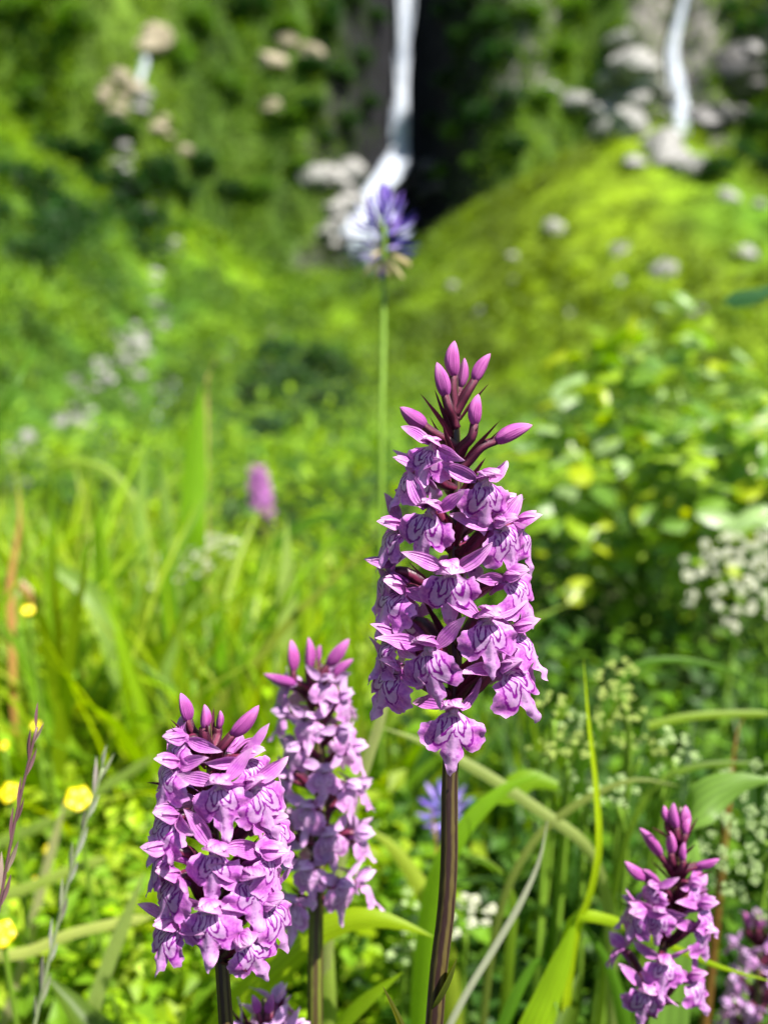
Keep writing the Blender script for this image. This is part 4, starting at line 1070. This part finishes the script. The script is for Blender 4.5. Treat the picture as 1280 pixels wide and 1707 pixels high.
# florets along the two leaning stalks
# ------------------------------------------------------------------ buttercups
pm = []
for i in range(3):
    v, f, u = petal(1, .95, 7, 7, .62, .6, .3, cup=.35, bend=R(55), bend0=R(-60 + 60), seed=i)
    pm.append(MB().add(v, f, u, (.86, .68, .006)).mesh('petal', YELLOW))
v, f, u = tube([(0, 0, 0), (0, 0, .2), (0, 0, .32)], [.16, .26, .12], 8); CEN = MB().add(v, f, u, (.55, .50, .02)).mesh('centre', YELLOW)
def buttercup(px, py, d, dia, label, group=None, closed=0.):
    c = at(px, py, d); g = Vector((c.x + random.uniform(-.02, .02), c.y + .02, 0)); g.z = ground(g.x, g.y) - .003
    t = thing('buttercup', g, label, 'buttercup', group)
    pts = crom([tuple(c), tuple(c + Vector((0, .002, -.03))), tuple(c.lerp(g, .6)), tuple(g)], 20)
    v, f, u = tube(pts - np.array(g), .0009, 6); link('stem', MB().add(v, f, u).mesh('stem', GREENSTEM), t)
    up = Vector((random.uniform(-.2, .4), random.uniform(-.9, -.4), 1)).normalized()
    Bm = up.to_track_quat('Z', 'Y').to_matrix().to_4x4(); r_ = dia * .0005 / (.80 - .3 * closed)
    W = mm(c - g) @ Bm @ Matrix.Scale(r_, 4)
    for i in range(5):
        a = i * 2 * math.pi / 5 + random.uniform(-.1, .1)
        link('petal', random.choice(pm), t, W @ Matrix.Rotation(a, 4, 'Z') @ Matrix.Rotation(R(62 - 40 * closed), 4, 'X'))
    link('centre', CEN, t, W)
buttercup(131, 1331, .32, 7.8, 'largest open yellow buttercup, beside the grey green leaning stalk')
buttercup(16, 1321, .33, 6.5, 'open yellow buttercup behind the dark purplish leaning stalk')
buttercup(4, 1556, .29, 7, 'open yellow buttercup under the dark purplish stalk, half cut off')
for px, py, d, s in [(61, 1211, .55, 6), (8, 1243, .55, 5.5), (83, 1419, .40, 5.5), (48, 1019, .62, 9), (12, 1705, .36, 7), (40, 1640, .36, 4), (476, 1360, .5, 6), (268, 1548, .38, 5), (55, 1470, .40, 4.5)]:
    buttercup(px, py, .40, s * .30 / d, 'small yellow buttercup low in the bright left meadow', 'small buttercups of the left meadow', .4)

# ------------------------------------------------------------------ umbels
def floret_ball(seed, col, n=14):
    r = np.random.default_rng(seed); mb = MB()
    for i in range(n):
        g = r.normal(size=3); g /= np.linalg.norm(g); g[2] = abs(g[2]) * .6; p = g * r.uniform(.45, 1)
        for k in range(4):
            v, f, u = petal(.34, .26, 3, 3, .6, .6, .3)
            M = mm(p) @ Matrix.Rotation(k * math.pi / 2 + i, 4, 'Z') @ Matrix.Rotation(R(70), 4, 'X')
            mb.add(tf(v, M), f, u, np.array(col) * r.uniform(.8, 1.1))
        v, f, u = tube([(0, 0, -.5), tuple(p)], .03, 4, cap=False); mb.add(v, f, u, (.16, .26, .04))
    return mb.mesh('umbellet', WHITEF)
UM_W = [floret_ball(300 + i, (.55, .56, .42)) for i in range(3)]
UM_G = [floret_ball(310 + i, (.34, .42, .10)) for i in range(3)]
UM_P = [floret_ball(320 + i, (.42, .54, .24)) for i in range(3)]
def umbel(px, py, d, radius, n, ms, label, group=None, up=(0, -.3, 1), ball=.22, name='umbel_plant', dome=.3, foot_dx=0):
    c = at(px, py, d); rad = radius * .001
    U = Vector(up).normalized(); Bm = U.to_track_quat('Z', 'Y').to_matrix()
    neck = c - U * rad * 1.1
    g = Vector((neck.x + foot_dx, neck.y + .015, 0)); g.z = ground(g.x, g.y) - .003
    t = thing(name, g, label, 'umbel', group)
    pts = crom([tuple(neck), tuple(neck - U * .02), tuple(neck.lerp(g, .6)), tuple(g)], 20)
    v, f, u = tube(pts - np.array(g), np.linspace(.0010, .0018, 20), 6); link('stem', MB().add(v, f, u).mesh('stem', GREENSTEM), t)
    for i in range(n):
        q = math.sqrt((i + .5) / n); a = i * 2.39996
        q *= random.uniform(.88, 1.1); a += random.uniform(-.25, .25)
        lp = Vector((math.cos(a) * q, math.sin(a) * q, dome * (1 - q * q) + random.uniform(-.08, .08))) * rad
        p = c + Bm @ lp
        s = rad * ball * random.uniform(.7, 1.4)
        o = link('umbellet', random.choice(ms), t, mm(p - g) @ Bm.to_4x4() @ Matrix.Rotation(random.uniform(0, 6), 4, 'Z') @ Matrix.Scale(s, 4))
        Wi = (mm(p) @ Bm.to_4x4() @ Matrix.Scale(s, 4)).inverted()
        v, f, u = tube([tuple(Wi @ neck), tuple(Wi @ ((neck + p) / 2 + U * rad * .08)), (0, 0, -.4)], [.07, .06, .05], 5)
        link('ray', MB().add(v, f, u).mesh('ray', GREENSTEM), o)
umbel(1262, 1395, .30, 22, 60, UM_P, 'large pale green white umbel behind the small right orchid', up=(-.45, -.75, .6), ball=.085)
umbel(1240, 962, .55, 34, 60, UM_W, 'creamy white umbel below the glossy leaved shrub', up=(-.2, -.6, .8), ball=.085)
umbel(312, 936, .62, 34, 44, UM_W, 'flat white umbel seen edge on in the left grass', up=(-.25, -.1, 1), ball=.10, dome=.12)
umbel(690, 1520, .34, 9, 8, UM_P, 'tiny whitish flower cluster left of the tall dark stem')
umbel(778, 1528, .33, 9, 9, UM_W, 'tiny white flower cluster right of the tall dark stem')
umbel(672, 1590, .33, 6, 6, UM_P, 'tiny pale bud cluster low left of the tall dark stem')
for k, (px, py, rd, n) in enumerate([(1030, 1130, 9, 8), (1032, 1185, 10, 10), (1010, 1225, 7, 7), (1075, 1245, 7, 7), (925, 1180, 7, 7), (945, 1245, 9, 9), (905, 1250, 6, 6), (968, 1310, 8, 9), (1025, 1320, 8, 9), (1130, 1245, 8, 8), (1110, 1290, 6, 6), (960, 1210, 7, 7)]):
    umbel(px, py, .30 + .008 * (k % 4), rd * .85, n, UM_G if k < 7 else UM_P, 'small yellow green budding umbel right of the tall orchid', 'budding umbels right of the tall orchid', up=(random.uniform(-.3, .3), -.4, 1), ball=.2)

# ------------------------------------------------------------------ glossy leaved shrub on the right
def shrub_leaf(seed, col):
    r = np.random.default_rng(seed)
    v, f, u = petal(1, .66, 7, 9, .42, .7, .1, cup=-.1, fold=-.18, bend=R(r.uniform(-45, -10)), wav=.05, seed=seed)
    return MB().add(v, f, u, col).mesh('leaf', GLOSSLEAF)
SL = [shrub_leaf(330 + i, c) for i, c in enumerate([(.12, .24, .03), (.15, .28, .025), (.19, .33, .015), (.24, .37, .010), (.34, .42, .008), (.28, .40, .16)])]  # last, palest green paints bright highlights onto some of the leaves
def leafy(label, root, heads, n, size, seed, spread):
    """root: ground point (x,y); heads: (px, py, depth, radius m) lumps of foliage; leaves are parts"""
    r = np.random.default_rng(seed)
    g = Vector((root[0], root[1], ground(*root) - .004))
    t = thing('leafy_shrub', g, label, 'shrub')
    H = [(at(a, b, c), q) for a, b, c, q in heads]
    for c, q in H:
        mid = g.lerp(c, .5) + Vector((r.uniform(-.03, .03), r.uniform(-.03, .03), .02))
        v, f, u = tube(crom([tuple(g), tuple(mid), tuple(c)], 14) - np.array(g), np.linspace(.004, .0015, 14), 6)
        link('branch', MB().add(v, f, u).mesh('branch', GREENSTEM), t)
    wts = np.array([q ** 1.6 for _, q in H]); wts /= wts.sum()
    for i in range(n):
        c, q = H[int(r.choice(len(H), p=wts))]
        dr = r.normal(size=3); dr /= np.linalg.norm(dr); dr[2] = dr[2] * .8 + .15
        p = c + Vector(dr) * q * r.uniform(.35, 1) ** .6
        out = Vector((dr[0], dr[1], 0)) + Vector((r.normal(0, .5), r.normal(0, .5), r.normal(-.05, .3)))
        B = basis(out, Vector((r.normal(0, .35), r.normal(-.15, .35), 1)))
        s = size * r.uniform(.65, 1.25)
        link('leaf', SL[int(r.integers(0, 6))], t, mm(p - g) @ B @ Matrix.Scale(s, 4))
leafy('glossy broad leaved green shrub standing right of the tall orchid', (.27, .86),
      [(1010, 640, .86, .05), (1090, 590, .88, .055), (1130, 650, .86, .06), (1000, 700, .84, .055), (1060, 730, .84, .065), (1130, 770, .84, .07), (960, 760, .84, .05), (1000, 830, .82, .065), (1080, 860, .82, .075), (950, 900, .82, .05), (1040, 960, .8, .06)], 300, .031, 41, .1)
leafy('glossy leaved shrub with lime tips at the right edge above the creamy umbel', (.36, .76),
      [(1190, 740, .76, .045), (1250, 720, .75, .05), (1190, 820, .74, .06), (1270, 800, .74, .06), (1230, 890, .72, .06), (1300, 880, .72, .06), (1150, 900, .74, .05), (1320, 760, .74, .06)], 260, .028, 42, .1)

# ------------------------------------------------------------------ meadow grass as stuff (the blades nobody could count)
TOP = ([-400, 0, 150, 300, 420, 560, 640, 760, 880, 960, 1050, 1280, 1700], [690, 700, 740, 760, 830, 850, 900, 960, 1010, 1040, 1060, 1080, 1000])
def meadow(n, seed, dmin, dmax, wmin, wmax, pxr, cols, name, label, keep=None, topoff=0, lean=.3, frac=(.35, 1.), nseg=7):
    r = np.random.default_rng(seed)
    d = dmin * (dmax / dmin) ** r.uniform(size=n)
    px = r.uniform(*pxr, n)
    if keep is not None:
        k = r.uniform(size=n) < keep(px, d); d, px = d[k], px[k]; n = len(d)
    x = (px - 640) / FPX * d; y = d * CP
    zg = height(x, y)
    top = np.interp(px, *TOP) + topoff + np.abs(r.normal(0, 60, n))
    ztop = CAM.z - d * SP + (853.5 - top) / FPX * d * CP
    hmax = np.clip(ztop - zg, .02, .42)
    h = hmax * r.uniform(*frac, n)
    yaw = r.uniform(0, 6.283, n); ln = h * np.abs(r.normal(lean, .25, n))
    t = np.linspace(0, 1, nseg)
    droop = r.uniform(0, .55, n) ** 2
    X = x[:, None] + np.cos(yaw)[:, None] * ln[:, None] * t ** 2
    Y = y[:, None] + np.sin(yaw)[:, None] * ln[:, None] * t ** 2
    Z = zg[:, None] - .004 + h[:, None] * (t - droop[:, None] * t ** 4)
    w = r.uniform(wmin, wmax, n) * .001
    W = w[:, None] * np.interp(t, [0, .2, .6, .85, 1], [.7, .9, 1, .6, .04])
    a = yaw + math.pi / 2 + r.normal(0, .5, n)
    sx, sy = np.cos(a)[:, None] * W / 2, np.sin(a)[:, None] * W / 2
    Pn = np.stack([X, Y, Z], -1)
    So = np.stack([sx, sy, np.zeros_like(sx)], -1)
    up = np.zeros_like(So); up[..., 2] = W * .12; up[..., 1] = -W * .1
    V = np.stack([Pn - So + up, Pn, Pn + So + up], 2).reshape(-1, 3)
    o = (np.arange(n) * nseg * 3)[:, None, None] + (np.arange(nseg - 1) * 3)[None, :, None] + np.arange(2)[None, None, :]
    F = np.stack([o, o + 1, o + 4, o + 3], -1).reshape(-1, 4)
    ci = np.array(cols)[r.integers(0, len(cols), n)] * np.exp(r.normal(0, .22, (n, 1)))
    fade = (.75 + .35 * t)[None, :, None]
    C = np.repeat((ci[:, None, :] * np.ones_like(fade)), 3, 1).reshape(-1, 3) if False else np.repeat(np.tile(ci[:, None, :], (1, nseg, 1)), 3, 1).reshape(-1, 3)
    return stuff(name, V, F, C, GRASS, label, 'grass')
cols = [(.27, .38, .006), (.22, .36, .006), (.17, .30, .008), (.26, .36, .02), (.13, .25, .010), (.33, .40, .04), (.24, .34, .010)]
shade_cols = [(.035, .10, .010), (.05, .125, .010), (.03, .08, .010), (.07, .15, .012)]  # greens darkened so the colour itself carries the deep shade at lower right
meadow(3400, 61, .42, 1.9, 3, 9, (-300, 640), cols, 'meadow_grass', 'bright tall meadow grass left of the tall orchid', topoff=25)
meadow(900, 62, .42, 1.5, 2.5, 7, (600, 1000), shade_cols + cols[:2], 'shaded_grass', 'green grass behind the tall orchid', topoff=60)
meadow(1000, 63, .36, 1.4, 2.5, 7, (900, 1700), shade_cols, 'right_grass', 'grass under the glossy shrubs, shade painted into its colour', topoff=60)
meadow(150, 64, .48, .95, 8, 17, (-200, 620), [(.19, .33, .012), (.24, .36, .04), (.15, .31, .01), (.28, .38, .08)], 'broad_meadow_grass', 'broad pale blades among the bright tall grass', topoff=15, lean=.25, frac=(.7, 1.), nseg=9)
# herb layer : small leaves
def herb(n_cl, per, dr, pxr, seed, cols, size, hmax, name, label, spread=.018):
    r = np.random.default_rng(seed)
    d = dr[0] * (dr[1] / dr[0]) ** r.uniform(size=n_cl); px = r.uniform(*pxr, n_cl)
    x = (px - 640) / FPX * d; y = d * CP
    zc = height(x, y) + hmax * r.uniform(.05, 1, n_cl)
    X = np.repeat(np.stack([x, y, zc], 1), per, 0) + r.normal(0, spread, (n_cl * per, 3)) * np.array([1, 1, .7])
    X[:, 2] = np.maximum(X[:, 2], height(X[:, 0], X[:, 1]))
    V, F = leaf_quads(X, r.uniform(*size, len(X)) * .001, .5, seed + 1, .6)
    c = np.array(cols)[np.repeat(r.integers(0, len(cols), n_cl), per)] * np.exp(r.normal(0, .2, (len(X), 1)))
    stuff(name, V, F, np.repeat(c, 5, 0), HERB, label, 'herbs')
herb(900, 16, (.30, 1.0), (-300, 640), 71, cols[:5], (7, 15), .13, 'herb_layer', 'small leaved bright herbs under the left grass')
herb(650, 14, (.32, .9), (560, 1500), 72, shade_cols + [(.11, .23, .012)], (8, 18), .10, 'shaded_herb_layer', 'small leaved herbs on the right, shade painted into their colour')
herb(700, 14, (.9, 3.2), (-200, 1500), 73, shade_cols + cols[1:3], (14, 30), .10, 'far_herb_layer', 'herbs on the edge of the near meadow', .03)
